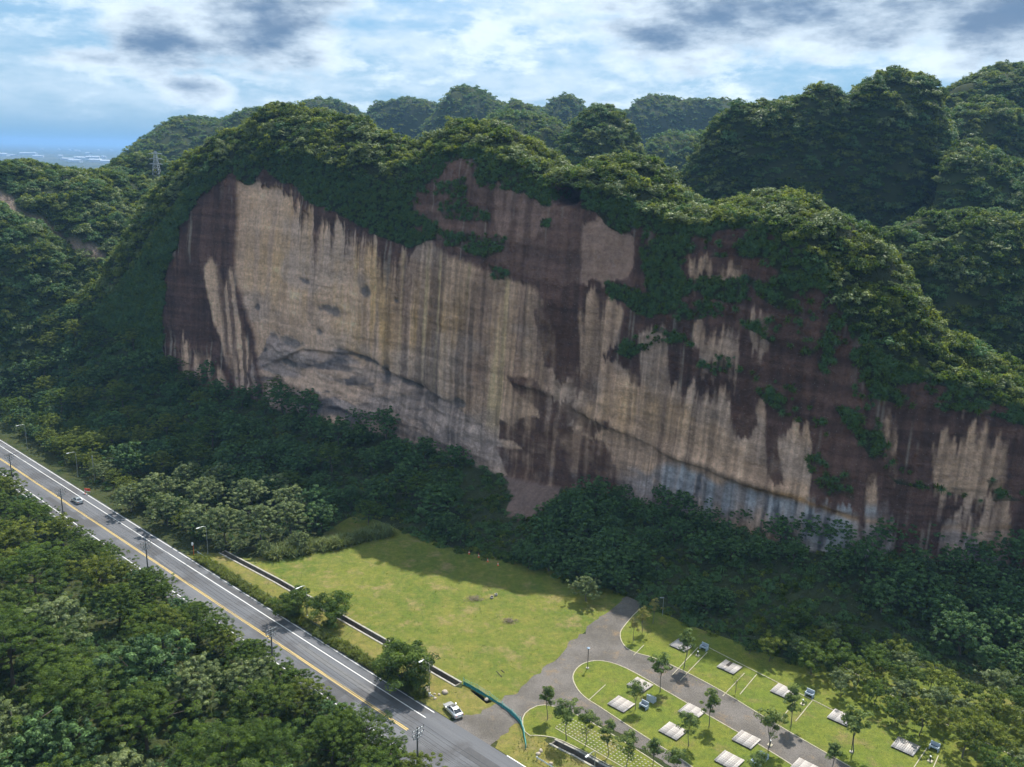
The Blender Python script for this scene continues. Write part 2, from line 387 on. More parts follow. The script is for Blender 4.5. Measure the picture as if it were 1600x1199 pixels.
# ------------------------------------------------------------------ ground with the drainage channels cut in
def channel(P, w):                                        # rim polyline (xy) -> outline of a trench of width w towards the road
    P = np.array(P); return P, P - RN * w
dit1 = channel(px([(352, 861), (373, 872), (438, 906), (583, 988), (722, 1067)]), 1.8)
dit2 = channel(px([(868, 1156), (905, 1174), (950, 1199), (1010, 1232)]), 1.7)
def cut_sheet(name, outer, holes, z, m):
    vs = [Vector(p) for p in outer]; es = [(i, (i + 1) % len(outer)) for i in range(len(outer))]
    for A, B in holes:
        ring = [Vector(p) for p in A] + [Vector(p) for p in B[::-1]]; b = len(vs); vs += ring; es += [(b + i, b + (i + 1) % len(ring)) for i in range(len(ring))]
    v2, e2, f2, *_ = geometry.delaunay_2d_cdt(vs, es, [], 0, 1e-5)
    rings = [[tuple(p) for p in A] + [tuple(p) for p in B[::-1]] for A, B in holes]; keep = []
    for f in f2:
        c = sum((v2[i] for i in f), Vector((0, 0))) / 3
        if not any(inpoly(np.array(c.x), np.array(c.y), r) for r in rings):
            a, b_, c_ = (v2[i] for i in f); keep.append(tuple(f) if (b_ - a).cross(c_ - a) > 0 else tuple(f)[::-1])
    me = bpy.data.meshes.new(name); me.from_pydata([(v.x, v.y, z) for v in v2], [], keep); me.update()
    return link(name, me, m, None, 'structure')
ground = cut_sheet('ground', [(-700, -200), (700, -200), (700, 1300), (-700, 1300)], [dit1, dit2], 0.0, UNDER)
def plain_mat():
    m = mat('far_plain', (.09, .1, .05), .95, spec=.1); q = NT(m)
    v = q.vor(.004, 'Color'); sep = m.node_tree.nodes.new('ShaderNodeSeparateColor'); m.node_tree.links.new(v, sep.inputs[0])
    a = q.mix(sep.outputs[0], (.03, .05, .03), (.08, .085, .06)); a = q.mix(q.ramp(q.noise(.006, 6, .7), .56, .7), a, (.14, .14, .14))
    q.color(a); return m
PLAIN = plain_mat()
R_ = 30000
cut_sheet('plain', [(-R_, -R_), (R_, -R_), (R_, R_), (-R_, R_)], [(np.array([(-690., -190.), (690., -190.)]), np.array([(-690., 1290.), (690., 1290.)]))], -3.0, PLAIN)
for A, B in (dit1, dit2):
    w = MB(); d = 2.4; t = .26; n = len(A)
    def wall(P, Q, z0, z1):                               # closed prism along two polylines
        V = [(*p, z) for p, q_ in zip(P, Q) for z in (z0, z1)] + [(*q_, z) for p, q_ in zip(P, Q) for z in (z0, z1)]; k = 2 * len(P); Fc = []
        for i in range(len(P) - 1):
            a = 2 * i; Fc += [(a, a + 2, a + 3, a + 1), (k + a + 1, k + a + 3, k + a + 2, k + a), (a + 1, a + 3, k + a + 3, k + a + 1), (a, k + a, k + a + 2, a + 2)]
        Fc += [(0, 1, k + 1, k), (k - 2, 2 * k - 2, 2 * k - 1, k - 1)]; return V, Fc
    ch = tag(empty('drainage_channel', (*A[0], 0)), 'dark open concrete drainage channel between the verge and the meadow' if A is dit1[0] else 'short dark concrete drainage channel beside the paved grass strip', 'channel')
    def sub(nm, VF, m):
        V, Fc = VF; V = [(v[0] - A[0][0], v[1] - A[0][1], v[2]) for v in V]; MB().add(V, Fc).build(nm, m, ch)
    sub('channel_wall', wall(A, A - RN * t, -d, .06), CONC_SHADE); sub('channel_wall', wall(B + RN * t, B, -d, .04), CONC_SHADE)
    sub('channel_coping', wall(A + RN * .06, A - RN * (t + .04), .06, .18), CONC); sub('channel_coping', wall(B + RN * (t + .04), B - RN * .06, .04, .14), CONC)
    sub('channel_wall', wall(np.array([A[0] + RD * .02, A[0] + RD * .3]), np.array([B[0] + RD * .02, B[0] + RD * .3]), -d, .03), CONC_SHADE); sub('channel_wall', wall(np.array([A[-1] - RD * .3, A[-1] - RD * .02]), np.array([B[-1] - RD * .3, B[-1] - RD * .02]), -d, .03), CONC_SHADE)
    sub('channel_bed', wall(A - RN * t, B + RN * t, -d - .1, -d + .05), CONC_SHADE)

# road sheet in its own frame (x along, y across)
S0, S1 = -420.0, 330.0
road = link('road', np_mesh('road', [(S0, -6.3, 0), (S1, -6.3, 0), (S1, 6.75, 0), (S0, 6.75, 0)], [(0, 1, 2, 3)]), ASPH, None, 'structure')
road.location = (RA[0], RA[1], .05); road.rotation_euler[2] = RZ
def stripe(nm, s0, s1, o, w, m):
    me = np_mesh(nm, [(s0, o - w / 2, .006), (s1, o - w / 2, .006), (s1, o + w / 2, .006), (s0, o + w / 2, .006)], [(0, 1, 2, 3)]); return link(nm, me, m, road)
sY = rc(637, 1141)[0]; sE = rc(682, 1112)[0]; sW = rc(665, 1122)[0]
for o in (-.17, .17): stripe('centre_line', S0, sY, o, .15, PYEL)
oW = rc(560, 1055)[1]
stripe('lane_line', S0, sW, 4.35, .17, PWHITE); stripe('lane_line', S0, sY + 4, -4.0, .17, PWHITE)
stripe('edge_line', S0, sE, 6.35, .16, PWHITE); stripe('edge_line', S0, 60, -5.85, .16, PWHITE)
sD = rc(792, 1181)[0]
stripe('lane_line', sD, S1, rc(792, 1181)[1], .17, PWHITE)
for o in (-.17, .17): stripe('centre_line', sY + 26, S1, o, .15, PYEL)

PATCH = mat('asphalt_patch', (.052, .052, .056), .85, var=(.066, .066, .07), scale=.8); PATCHL = mat('asphalt_patch_pale', (.125, .124, .128), .85, var=(.1, .1, .105), scale=.8)
for s0_, s1_, o_, w_, m_ in ((-8, 14, -2.1, 1.5, PATCH), (38, 47, 2.4, 2.6, PATCH), (64, 96, 5.3, 1.1, PATCH), (72, 83, -2.2, 2.4, PATCHL), (104, 131, 2.6, 1.2, PATCHL), (118, 124, -1.9, 2.8, PATCH), (150, 172, 3.0, 2.2, PATCH)):
    q = stripe('repair_patch', s0_, s1_, o_, w_, m_); q.location.z = -.003
# lawns, verge and gravel
meadow = sheet('meadow', px([(395, 873), (470, 855), (560, 800), (640, 785), (760, 745), (850, 780), (900, 850), (1040, 870), (1005, 922), (940, 966), (905, 995), (865, 1035), (800, 1088), (760, 1100), (722, 1069), (583, 989.5), (438, 907.5), (373, 873.5)]), .025, LAWN, .0)
def off(P, d): return [p - RN * d for p in P]
vp = [tuple(p) for p in off(list(dit1[1]), .05)]
verge = sheet('verge', vp + px([(740, 1080), (768, 1097), (750, 1113), (733, 1106)]) + [rp(rc(722, 1112)[0], 9.0)[:2], rp(rc(705, 1122)[0], 6.9)[:2], rp(rc(292, 868)[0], 6.9)[:2], rp(rc(305, 866)[0], 10)[:2]], .025, VERGE, .0)
gravel = sheet('gravel_drive', [rp(rc(712, 1122)[0], 6.0)[:2], rp(rc(770, 1165)[0], 6.0)[:2]] + px([(800, 1140), (835, 1120), (870, 1110), (960, 1140), (1100, 1230), (1430, 1245), (1380, 1212), (1300, 1165), (1190, 1100), (1060, 1025), (1005, 1000), (990, 985), (1010, 950), (1065, 900), (1075, 872), (1040, 872), (1000, 915), (940, 963), (905, 993), (862, 1036), (800, 1086), (757, 1110)]), .035, GRAVEL, .75)
verge_gate = sheet('verge', px([(724, 1070), (760, 1080), (800, 1078), (880, 1104), (864, 1148), (846, 1158), (800, 1172), (735, 1134), (700, 1116)]), .012, VERGE, 0)
path_far = sheet('shaded_path', px([(1060, 880), (1120, 905), (1230, 935), (1330, 965), (1325, 980), (1220, 950), (1110, 925), (1050, 905)]), .03, GRAVEL, .4)
KERB = mat('kerb_stone', (.42, .38, .29), .9, var=(.3, .27, .19), scale=1.5)
def kerb_run(nm, P, w, h, m, parent=None, z0=0.0):
    P = resample(P, 1.0, False); T = np.gradient(P, axis=0); T /= np.linalg.norm(T, axis=1)[:, None] + 1e-9; Nn = np.stack([-T[:, 1], T[:, 0]], 1); n = len(P)
    V = []; 
    for p, q_ in zip(P, Nn):
        for sx, z in ((-1, 0), (-1, h), (1, h), (1, 0)): V.append((*(p + q_ * sx * w / 2), z0 + z))
    Fc = [(4 * i + k, 4 * i + 4 + k, 4 * i + 5 + k, 4 * i + 1 + k) for i in range(n - 1) for k in range(3)] + [(0, 1, 2, 3), (4 * n - 1, 4 * n - 2, 4 * n - 3, 4 * n - 4)]
    me = bpy.data.meshes.new(nm); me.from_pydata(V, [], Fc); me.update()
    bm = bmesh.new(); bm.from_mesh(me); bmesh.ops.recalc_face_normals(bm, faces=bm.faces); bm.to_mesh(me); bm.free()
    return link(nm, me, m, parent)
islA = smooth_poly(px([(894, 1063), (897, 1049), (910, 1037), (932, 1032), (958, 1036), (990, 1050), (1040, 1080), (1120, 1126), (1200, 1172), (1262, 1212), (1300, 1240), (1140, 1240), (1090, 1205), (1060, 1184), (1000, 1147), (940, 1107), (908, 1087)]), 2)
islB = smooth_poly(px([(968, 992), (972, 982), (1000, 950), (1040, 930), (1130, 950), (1230, 990), (1330, 1050), (1450, 1120), (1560, 1170), (1700, 1240), (1420, 1260), (1352, 1212), (1290, 1177), (1200, 1125), (1120, 1075), (1030, 1030), (985, 1019), (972, 1006)]), 2)
islC = smooth_poly(px([(815, 1127), (822, 1112), (845, 1101), (872, 1106), (905, 1119), (960, 1150), (1030, 1195), (1085, 1235), (1010, 1229), (953, 1197), (907, 1172), (870, 1154), (845, 1150), (822, 1150)]), 1)
for P, nm in ((islA, 'park_lawn'), (islB, 'park_lawn'), (islC, 'park_lawn')):
    o = sheet(nm, P, .07, PARKLAWN, 0)
    kerb_run('kerb', np.vstack([P, P[:1]]), .16, .12, KERB, o)
verge2 = sheet('verge', [rp(rc(775, 1168)[0], 6.9)[:2]] + px([(790, 1135), (822, 1153), (845, 1152)]) + [tuple(p) for p in off(list(dit2[1]), .05)] + [rp(rc(1010, 1310)[0], 6.9)[:2]], .03, VERGE, 0)
lawn_back = sheet('shaded_lawn', px([(1040, 930), (1060, 905), (1130, 925), (1240, 950), (1330, 985), (1450, 1040), (1600, 1100), (1640, 1190), (1560, 1168), (1450, 1118), (1330, 1048), (1230, 988), (1130, 948)]), .022, PARKLAWN, .0)
# ------------------------------------------------------------------ cliff massif
SIL = np.array([(-200, 640), (0, 585), (60, 545), (130, 480), (165, 440), (190, 400), (215, 345), (240, 300), (270, 262), (300, 232), (340, 206), (370, 195), (400, 178), (430, 160), (470, 157), (510, 165), (560, 180), (610, 200), (645, 216), (660, 214), (685, 198), (720, 184), (760, 180), (800, 194), (840, 215), (870, 240), (900, 262), (920, 250), (950, 236), (985, 232), (1020, 240), (1050, 262), (1080, 285), (1110, 300), (1140, 295), (1170, 284), (1210, 280), (1250, 283), (1290, 305), (1330, 335), (1370, 365), (1400, 400), (1430, 440), (1450, 472), (1475, 500), (1510, 522), (1550, 540), (1600, 568), (1700, 610), (1900, 690)], float)
EDGE = np.array([(-200, 660), (0, 600), (60, 575), (130, 520), (200, 440), (250, 365), (300, 295), (360, 254), (430, 240), (500, 250), (560, 272), (600, 296), (640, 270), (680, 242), (740, 232), (800, 250), (840, 275), (880, 292), (905, 288), (950, 300), (1000, 330), (1050, 345), (1100, 350), (1150, 342), (1200, 345), (1260, 385), (1300, 440), (1330, 500), (1360, 545), (1400, 575), (1450, 590), (1500, 600), (1600, 640), (1700, 680), (1900, 750)], float)
LEAN = .13
nA = len(AS); zz = np.linspace(-5, 150, 900)
ZE = np.zeros(nA); ZR = np.zeros(nA); DR = np.zeros(nA)
A_CUT = float(np.array([50.0, 222.0]) @ TA)
for i in range(nA):
    P0 = TA * AS[i] + NB * B0[i]; zb = ZB[i]
    P = np.column_stack([P0[None] + NB[None] * (LEAN * np.maximum(zz - zb, 0))[:, None], zz]); X, Y = proj(P)
    k = np.argmax(Y <= np.interp(X, EDGE[:, 0], EDGE[:, 1])); ZE[i] = max(zz[k], zb + 1)
    DR[i] = 16 + 8 * math.exp(-((AS[i] - A_CUT) / 20) ** 2)
    P = np.column_stack([np.repeat((P0 + NB * (LEAN * (ZE[i] - zb) + DR[i]))[None], 900, 0), zz]); X, Y = proj(P)
    k = np.argmax(Y <= np.interp(X, SIL[:, 0], SIL[:, 1])); ZR[i] = max(zz[k] - 2.6 - 2.4 * math.exp(-((X[k] - 1160) / 110) ** 2), ZE[i] + .5)
ZE = gsm(ZE, 3); ZR = gsm(ZR, 3)
nT, nF, nC, nK = 24, 235, 36, 18
rows = []
tt = np.linspace(0, 1, nT, endpoint=False)
def P3(bo, z): return np.stack([TA[0] * AS + NB[0] * (B0 + bo), TA[1] * AS + NB[1] * (B0 + bo), z], 1)
for t in tt: rows.append(P3(-TOE * (1 - t), ZB * t ** 1.6 - (.6 if t == 0 else 0)))
for t in np.linspace(0, 1, nF): z = ZB + (ZE - ZB) * t; rows.append(P3(LEAN * (z - ZB), z))
for t in np.linspace(0, 1, nC + 1)[1:]:
    z = ZE + (ZR - ZE) * np.sin(t * math.pi / 2) ** .85; rows.append(P3(LEAN * (ZE - ZB) + DR * t, z))
for t in np.linspace(0, 1, nK + 1)[1:]: rows.append(P3(LEAN * (ZE - ZB) + DR + 75 * t, np.maximum(ZR - 62 * t ** 1.25, -2)))
G = np.stack(rows, 1)                                      # (column, row, xyz)
Z = G[:, :, 2]; A2 = np.repeat(AS[:, None], G.shape[1], 1)
PX, PY = proj(G.reshape(-1, 3)); PX = PX.reshape(Z.shape); PY = PY.reshape(Z.shape)
isF = np.zeros(G.shape[1]); isF[nT:nT + nF] = 1
rowt = np.zeros(G.shape[1]); rowt[nT:nT + nF] = np.linspace(0, 1, nF)

# rock colour areas, outlined on the face; downward drips make every edge run with the water
_amp = .15 + 1.5 * sstep(.3, .75, vn(A2 * .06, Z * .004 + 3)); _sh = lambda v: np.clip((v - .38) / .62, 0, 1) ** 1.4
drip = _amp * (34 * _sh(vn(A2 * .30, Z * .006)) + 36 * _sh(vn(A2 * .8 + 9, Z * .01)) + 30 * _sh(vn(A2 * 1.7, Z * .02)) + 12 * vn(A2 * 3.1, Z * .06)) - 13
def soft(poly, d=1.0):
    r = 0
    for jx, jy in ((-1.2, -.6), (1.2, .6), (-.4, 1.2), (.4, -1.2)):
        r = r + inpoly(PX + jx + 3 * (fbm(A2 * .3, Z * .3, 2) - .5), PY + jy - d * drip, poly)
    return r / 4.0
PALE = [
 [(371, 290), (400, 290), (440, 300), (470, 310), (505, 330), (540, 345), (585, 360), (600, 385), (650, 395), (672, 380), (700, 405), (740, 420), (790, 440), (830, 455), (862, 475), (872, 540), (905, 570), (935, 545), (1000, 600), (1000, 528), (1040, 515), (1050, 600), (1110, 598), (1142, 590), (1150, 660), (1172, 640), (1195, 610), (1200, 690), (1225, 670), (1262, 660), (1270, 720), (1262, 760), (1330, 790), (1394, 805), (1396, 900), (1300, 900), (1130, 870), (940, 800), (850, 800), (700, 740), (480, 690), (412, 640), (400, 560), (392, 520), (383, 488), (371, 450), (369, 400), (373, 370)],
 [(318, 425), (334, 415), (345, 425), (352, 470), (360, 430), (368, 436), (372, 490), (384, 540), (402, 590), (415, 640), (372, 620), (352, 570), (335, 510)],
 [(272, 530), (292, 535), (318, 560), (352, 600), (360, 625), (320, 610), (280, 585)],
 [(905, 465), (925, 455), (952, 450), (978, 490), (968, 540), (906, 565)],
 [(1084, 500), (1156, 500), (1155, 545), (1086, 545)], [(1172, 490), (1186, 490), (1184, 540), (1174, 536)], [(1190, 480), (1206, 485), (1200, 545), (1186, 540)],
 [(1080, 398), (1160, 402), (1158, 425), (1080, 425)],
 [(1458, 690), (1480, 660), (1496, 690), (1520, 650), (1540, 640), (1552, 690), (1575, 680), (1572, 755), (1520, 770), (1456, 760)],
 [(1352, 720), (1366, 712), (1372, 760), (1386, 745), (1397, 800), (1394, 820), (1350, 800)],
 [(1470, 815), (1500, 790), (1530, 800), (1552, 770), (1580, 780), (1575, 890), (1500, 880), (1465, 850)],
 [(1378, 620), (1400, 610), (1400, 655), (1385, 650)], [(1485, 605), (1515, 608), (1512, 625), (1486, 622)], [(1545, 540), (1560, 540), (1562, 560), (1545, 560)]]
pale = np.zeros_like(Z)
for k, p in enumerate(PALE): pale = np.maximum(pale, (soft(p, .62) * .25 + soft(p, 1.0) * .45 + soft(p, 1.45) * .3) * (1 if k in (0, 3) else .85 if k > 2 else .2 + .75 * sstep(.36, .56, vn(A2 * .75 + Z * .10, Z * .02))))
rosy = np.maximum(soft([(775, 285), (800, 270), (850, 275), (870, 300), (872, 345), (840, 375), (780, 385)], .5), soft([(640, 240), (760, 240), (860, 270), (912, 330), (912, 430), (840, 440), (760, 400), (690, 380), (640, 330), (620, 280)], .3) * .35)
square = soft([(911, 335), (940, 338), (965, 352), (992, 372), (992, 408), (983, 436), (950, 438), (911, 434)], .25)
darkp = np.maximum.reduce([soft([(780, 655), (800, 668), (815, 655), (850, 648), (880, 660), (945, 690), (965, 740), (960, 800), (800, 760), (772, 700), (815, 705), (800, 690), (778, 690)], .25),
                           soft([(792, 590), (850, 598), (905, 628), (950, 655), (965, 675), (930, 668), (870, 655), (815, 628)], .55), soft([(835, 488), (868, 470), (905, 500), (905, 575), (880, 590), (850, 560)], .4),
                           soft([(895, 580), (925, 570), (935, 600), (930, 620), (895, 605)], .4), soft([(1142, 600), (1172, 590), (1185, 660), (1150, 690)], .6), soft([(1195, 660), (1215, 665), (1225, 760), (1200, 740)], .6)])
drk2 = soft([(975, 545), (1000, 540), (1003, 610), (985, 600)], .5)
_stk = lambda v: v
S2 = lambda fx, fy, o=3, s=0: fbm(A2 * fx + s, Z * fy + s, o)
dark_c = np.array([.094, .050, .040]); dk2 = np.array([.135, .072, .056]); pale_c = np.array([.77, .49, .335]); yel = np.array([.80, .47, .20]); wash = np.array([.40, .245, .175]); pur = np.array([.46, .335, .29]); blu = np.array([.48, .46, .48]); ora = np.array([.56, .29, .10])
def lerp(c, d, t): return c + (d - c) * t[..., None]
def gau(x, y, rx, ry): return np.exp(-((PX - x) / rx) ** 2 - ((PY - y) / ry) ** 2)
dip = Z + .035 * A2
strata = fbm(A2 * .02, dip * .55, 3); fine = S2(1.2, 1.4, 3)
col = lerp(np.broadcast_to(dark_c, Z.shape + (3,)).copy(), dk2, sstep(.35, .65, strata))
col *= (.72 + .56 * sstep(.2, .8, S2(.9, .05, 4, 5)))[..., None]
col = lerp(col, np.array([.30, .235, .19]), .8 * sstep(.73, .80, S2(1.15, .035, 2, 31)) * sstep(.42, .62, S2(.12, .08, 2, 7)))
col = lerp(col, np.array([.31, .185, .145]), rosy * (.4 + .6 * sstep(.3, .7, S2(.8, .04, 3, 3))))
col = lerp(col, np.array([.43, .27, .205]), square * (.75 + .25 * S2(1.3, .1)))
pc = np.broadcast_to(pale_c, Z.shape + (3,)).copy()
pc = lerp(pc, yel, np.clip(.9 * gau(680, 540, 130, 80) + .6 * gau(470, 400, 90, 80) + .5 * gau(600, 470, 60, 130) + .4 * gau(1000, 640, 120, 40), 0, 1) * sstep(.3, .65, S2(.5, .03, 3, 11)))
reg = sstep(580, 630, PX) * sstep(650, 575, PY) * sstep(1000, 860, PX)
pc = lerp(pc, wash, np.clip(reg * (.15 + .65 * sstep(.36, .58, S2(.24, .012, 3, 2))) + .55 * sstep(.52, .72, S2(.5, .015, 3, 9)) * sstep(560, 640, PX) + .22 * sstep(.5, .75, S2(.35, .02, 3, 6)), 0, .95))
pc = lerp(pc, np.array([.75, .52, .29]), sstep(.62, .74, S2(.42, .010, 2, 19)) * sstep(500, 620, PX) * sstep(1000, 900, PX) * .8)
hb = Z - ZB[:, None]
band = sstep(.0, 1.0, (np.interp(PX, [370, 420, 600, 740, 800, 980, 1100, 1230, 1390, 1600], [0, 24, 22, 16, 4, 8, 13, 13, 15, 0]) + 9 * (S2(.1, .1, 3, 21) - .5) - hb) / 2.5)
pb = lerp(np.broadcast_to(pur, Z.shape + (3,)).copy(), pale_c * .92, sstep(.46, .62, fbm(A2 * .06 + dip * .05, dip * .22, 4)) * .75)
pb = lerp(pb, np.array([.12, .105, .11]), sstep(.60, .70, fbm(A2 * .1 - dip * .12, dip * .32, 4)) * sstep(820, 700, PX) * .85)
pb = lerp(pb, blu, sstep(960, 1060, PX) * sstep(.25, .6, S2(.05, .05, 2, 92) + .3 * sstep(1150, 1250, PX)) * (.35 + .65 * sstep(.35, .6, S2(.5, .06, 3, 14))))
pb = lerp(pb, np.array([.10, .105, .125]), sstep(.60, .72, S2(.7, .12, 4, 4)) * sstep(960, 1040, PX) * .8)
pc = lerp(pc, pb, band)
ol = np.interp(PX, [930, 1060, 1160, 1250, 1330, 1395], [655, 715, 752, 775, 805, 822])
pc = lerp(pc, ora, np.exp(-((PY - ol - 4) / 5.5) ** 2) * sstep(1130, 1200, PX) * .8)
pc = lerp(pc, np.array([.2, .15, .12]), np.exp(-((PY - ol) / 5) ** 2) * sstep(900, 960, PX) * .35 * sstep(.35, .6, S2(.08, .05, 2, 91)))
blk = np.zeros_like(Z)                                      # dark blotches and cracks on the fresh scar
for x, y, rx, ry in ((515, 488, 24, 9), (570, 455, 10, 12), (470, 440, 10, 6), (455, 535, 22, 10), (445, 570, 18, 8), (600, 585, 9, 22), (640, 600, 25, 7), (560, 560, 40, 6), (495, 520, 8, 6), (400, 480, 4, 8), (720, 630, 14, 9), (620, 470, 4, 4), (530, 650, 60, 10), (490, 640, 40, 8)):
    blk = np.maximum(blk, np.exp(-((PX - x) / rx) ** 2 - ((PY - y - (PX - x) * .35) / ry) ** 2))
pc *= (.74 + .52 * fbm(A2 * .11, Z * .13, 4))[..., None]; pc = lerp(pc, np.array([.56, .40, .33]), sstep(.48, .66, fbm(A2 * .05 + 5, Z * .07, 3)) * .6)
pc = lerp(pc, np.array([.17, .15, .15]), sstep(.35, .75, blk + .9 * (S2(.5, .7, 4, 8) - .5)) * .8)
pc *= (1 - (.05 + .18 * sstep(520, 620, PX)) * 2 * (1 - sstep(.25, .75, S2(1.1, .03, 3, 13))))[..., None]; pc *= (.88 + .24 * fine)[..., None]
dk = np.maximum(darkp, drk2) * (.45 + .5 * sstep(.30, .58, .6 * S2(.8, .03, 3, 44) + .4 * S2(.3, .3, 3, 45)))
col = lerp(col, pc, pale); col = lerp(col, dark_c * np.array([1.15, 1.1, 1.0]), np.clip(dk, 0, 1))
# vegetated ledges
VEG = [([(0, 600), (130, 500), (200, 430), (250, 360), (300, 290), (330, 262), (318, 300), (285, 360), (264, 420), (252, 520), (258, 580), (230, 575), (180, 548), (130, 575), (60, 625), (0, 645)], 1.0),
       ([(420, 236), (500, 248), (560, 270), (600, 298), (640, 268), (650, 330), (690, 350), (700, 372), (640, 384), (592, 368), (540, 345), (480, 312), (440, 285), (410, 262)], 1.0),
       ([(330, 262), (420, 236), (410, 262), (360, 275)], .8),
       ([(640, 268), (690, 238), (690, 262), (655, 330)], .7), ([(690, 275), (730, 280), (738, 322), (765, 330), (770, 348), (700, 342), (684, 305)], .55),
       ([(694, 362), (760, 368), (795, 372), (790, 388), (765, 405), (735, 392), (700, 382)], .7), ([(770, 410), (795, 420), (790, 435), (772, 432)], .7), ([(850, 337), (866, 340), (866, 352), (850, 352)], .9),
       ([(905, 285), (950, 298), (1000, 328), (1050, 343), (1100, 348), (1200, 343), (1262, 385), (1300, 440), (1332, 500), (1292, 525), (1210, 480), (1165, 440), (1160, 400), (1080, 396), (1080, 430), (1160, 440), (1175, 478), (1080, 470), (1022, 470), (1008, 425), (994, 368), (955, 358), (925, 325)], .95),
       ([(948, 438), (985, 448), (1060, 466), (1140, 482), (1250, 492), (1296, 530), (1270, 560), (1215, 540), (1150, 500), (1070, 497), (1000, 490), (955, 462)], .9),
       ([(958, 548), (995, 515), (1030, 508), (1062, 518), (1085, 535), (1035, 535), (985, 562)], .9), ([(1085, 562), (1130, 545), (1175, 555), (1178, 585), (1120, 592)], .5),
       ([(1170, 590), (1235, 600), (1255, 625), (1290, 660), (1300, 690), (1250, 662), (1190, 625)], .75),
       ([(1292, 525), (1340, 548), (1400, 575), (1500, 602), (1600, 642), (1600, 664), (1500, 642), (1420, 632), (1360, 622), (1372, 680), (1420, 735), (1450, 760), (1400, 762), (1345, 700), (1305, 640), (1280, 575)], .95),
       ([(1255, 700), (1330, 720), (1335, 790), (1300, 780), (1265, 740)], .4), ([(1540, 752), (1600, 740), (1600, 790), (1550, 785)], .7), ([(1450, 755), (1540, 770), (1530, 785), (1460, 780)], .4)]
veg = np.zeros_like(Z)
jx, jy = 16 * (fbm(A2 * .16, Z * .16, 3) - .5), 16 * (fbm(A2 * .16 + 50, Z * .16, 3) - .5)
for p, d in VEG: veg = np.maximum(veg, inpoly(PX + jx, PY + jy, p) * d)
hang = (rowt[None] > 1 - (.02 + .16 * fbm(A2 * .12, Z * .02, 3) ** 2)) & (rowt[None] > .5)
veg = np.where(hang & (isF[None] > 0) & ~((abs(PX - 885) < 24) & (PY > 285)), np.maximum(veg, .9), veg)
thin = sstep(.42, .54, fbm(A2 * .13, Z * .2, 3) + .10 * sstep(1100, 900, PX))
veg = np.where((PX > 640) & (isF[None] > 0) & (rowt[None] < .97), veg * (.12 + .88 * thin), veg)
veg[:, nT + nF:] = 1
vcol = np.array([.03, .04, .016]); col = lerp(col, vcol, np.clip(veg * sstep(.25, .5, S2(.3, .3, 3, 40) * .4 + veg * .6), 0, 1))
# talus apron: soil and undergrowth with the reddish debris fan
scree = inpoly(PX[:, :nT] + jx[:, :nT] * .6, PY[:, :nT] + jy[:, :nT] * .6, [(786, 742), (880, 752), (872, 775), (845, 800), (812, 815), (788, 800), (800, 775)])
col[:, :nT] = np.where(scree[..., None], np.array([.23, .155, .13]) * (.8 + .4 * fine[:, :nT, None]), vcol * (1 + .8 * (fine[:, :nT, None])))
bed = fbm(A2 * .015, dip * 1.1, 3) - .5; col[:, nT:nT + nF] *= (1 + .42 * bed)[:, nT:nT + nF, None]
col = np.clip(col, .008, .8)
# relief (outwards is -NB)
rel = 3.6 * (fbm(A2 * .022, Z * .016, 3) - .5) + 2.6 * (S2(.10, .05, 3, 60) - .5) + .45 * (strata - .5) + 1.2 * (S2(.30, .025, 3, 66) - .5) + .7 * (S2(.6, .45, 4, 70) - .5) + .25 * (S2(2.0, .25, 2, 80) - .5)
rel -= 1.0 * soft(PALE[0], .9) * sstep(620, 380, PX) + .5 * square
led = np.interp(PX, [780, 850, 930, 1060, 1160, 1395], [588, 612, 655, 715, 752, 822]); dl = PY - led
rel += sstep(770, 830, PX) * sstep(1420, 1380, PX) * (1.1 * np.exp(-((dl + 4) / 10) ** 2) - .8 * sstep(0, 5, dl) * sstep(60, 5, dl)) * sstep(.3, .6, S2(.06, .02, 2, 90))
led2 = np.interp(PX, [400, 470, 560, 620, 700], [575, 545, 555, 585, 625]); d2 = PY - led2
rel += sstep(390, 430, PX) * sstep(720, 680, PX) * (-1.2 * sstep(0, 4, d2) * sstep(55, 10, d2))
rel += 1.4 * (fbm(A2 * .12 + dip * .1, dip * .3, 4) - .5) * band * sstep(820, 700, PX) * 2
cave = np.clip(1.25 - ((PX - 885) / 24) ** 2 - ((PY - 304) / 17) ** 2, 0, 1); rel -= 16 * sstep(0, .4, cave)
rel -= 1.0 * np.clip(blk, 0, 1) * isF[None]
fade = isF[None] * sstep(0, .04, rowt)[None] * sstep(1.0, .95, rowt)[None] ; fade = np.where((cave > 0) & (isF[None] > 0), 1, fade)
G[:, :, 0] -= NB[0] * rel * fade; G[:, :, 1] -= NB[1] * rel * fade
cap_n = (fbm(A2 * .11, np.arange(G.shape[1])[None] * .16 + 0 * Z, 3) - .5) * 11.0; cap_n[:, :nT + nF] = 0; cap_n[:, nT + nF:nT + nF + 10] *= np.linspace(0, 1, 10)[None]
G[:, :, 2] += np.where(cap_n > 0, cap_n * .4, cap_n * .8)
G[:, :nT, 2] += (fbm(A2[:, :nT] * .2, np.arange(nT)[None] * .25 + 0 * Z[:, :nT], 2) - .5) * 1.2 * np.sin(np.linspace(0, math.pi, nT))[None]
cm = np_mesh('cliff', G.reshape(-1, 3), grid_quads(G.shape[0], G.shape[1])[:, ::-1], True); colattr(cm, 'rock', col.reshape(-1, 3))
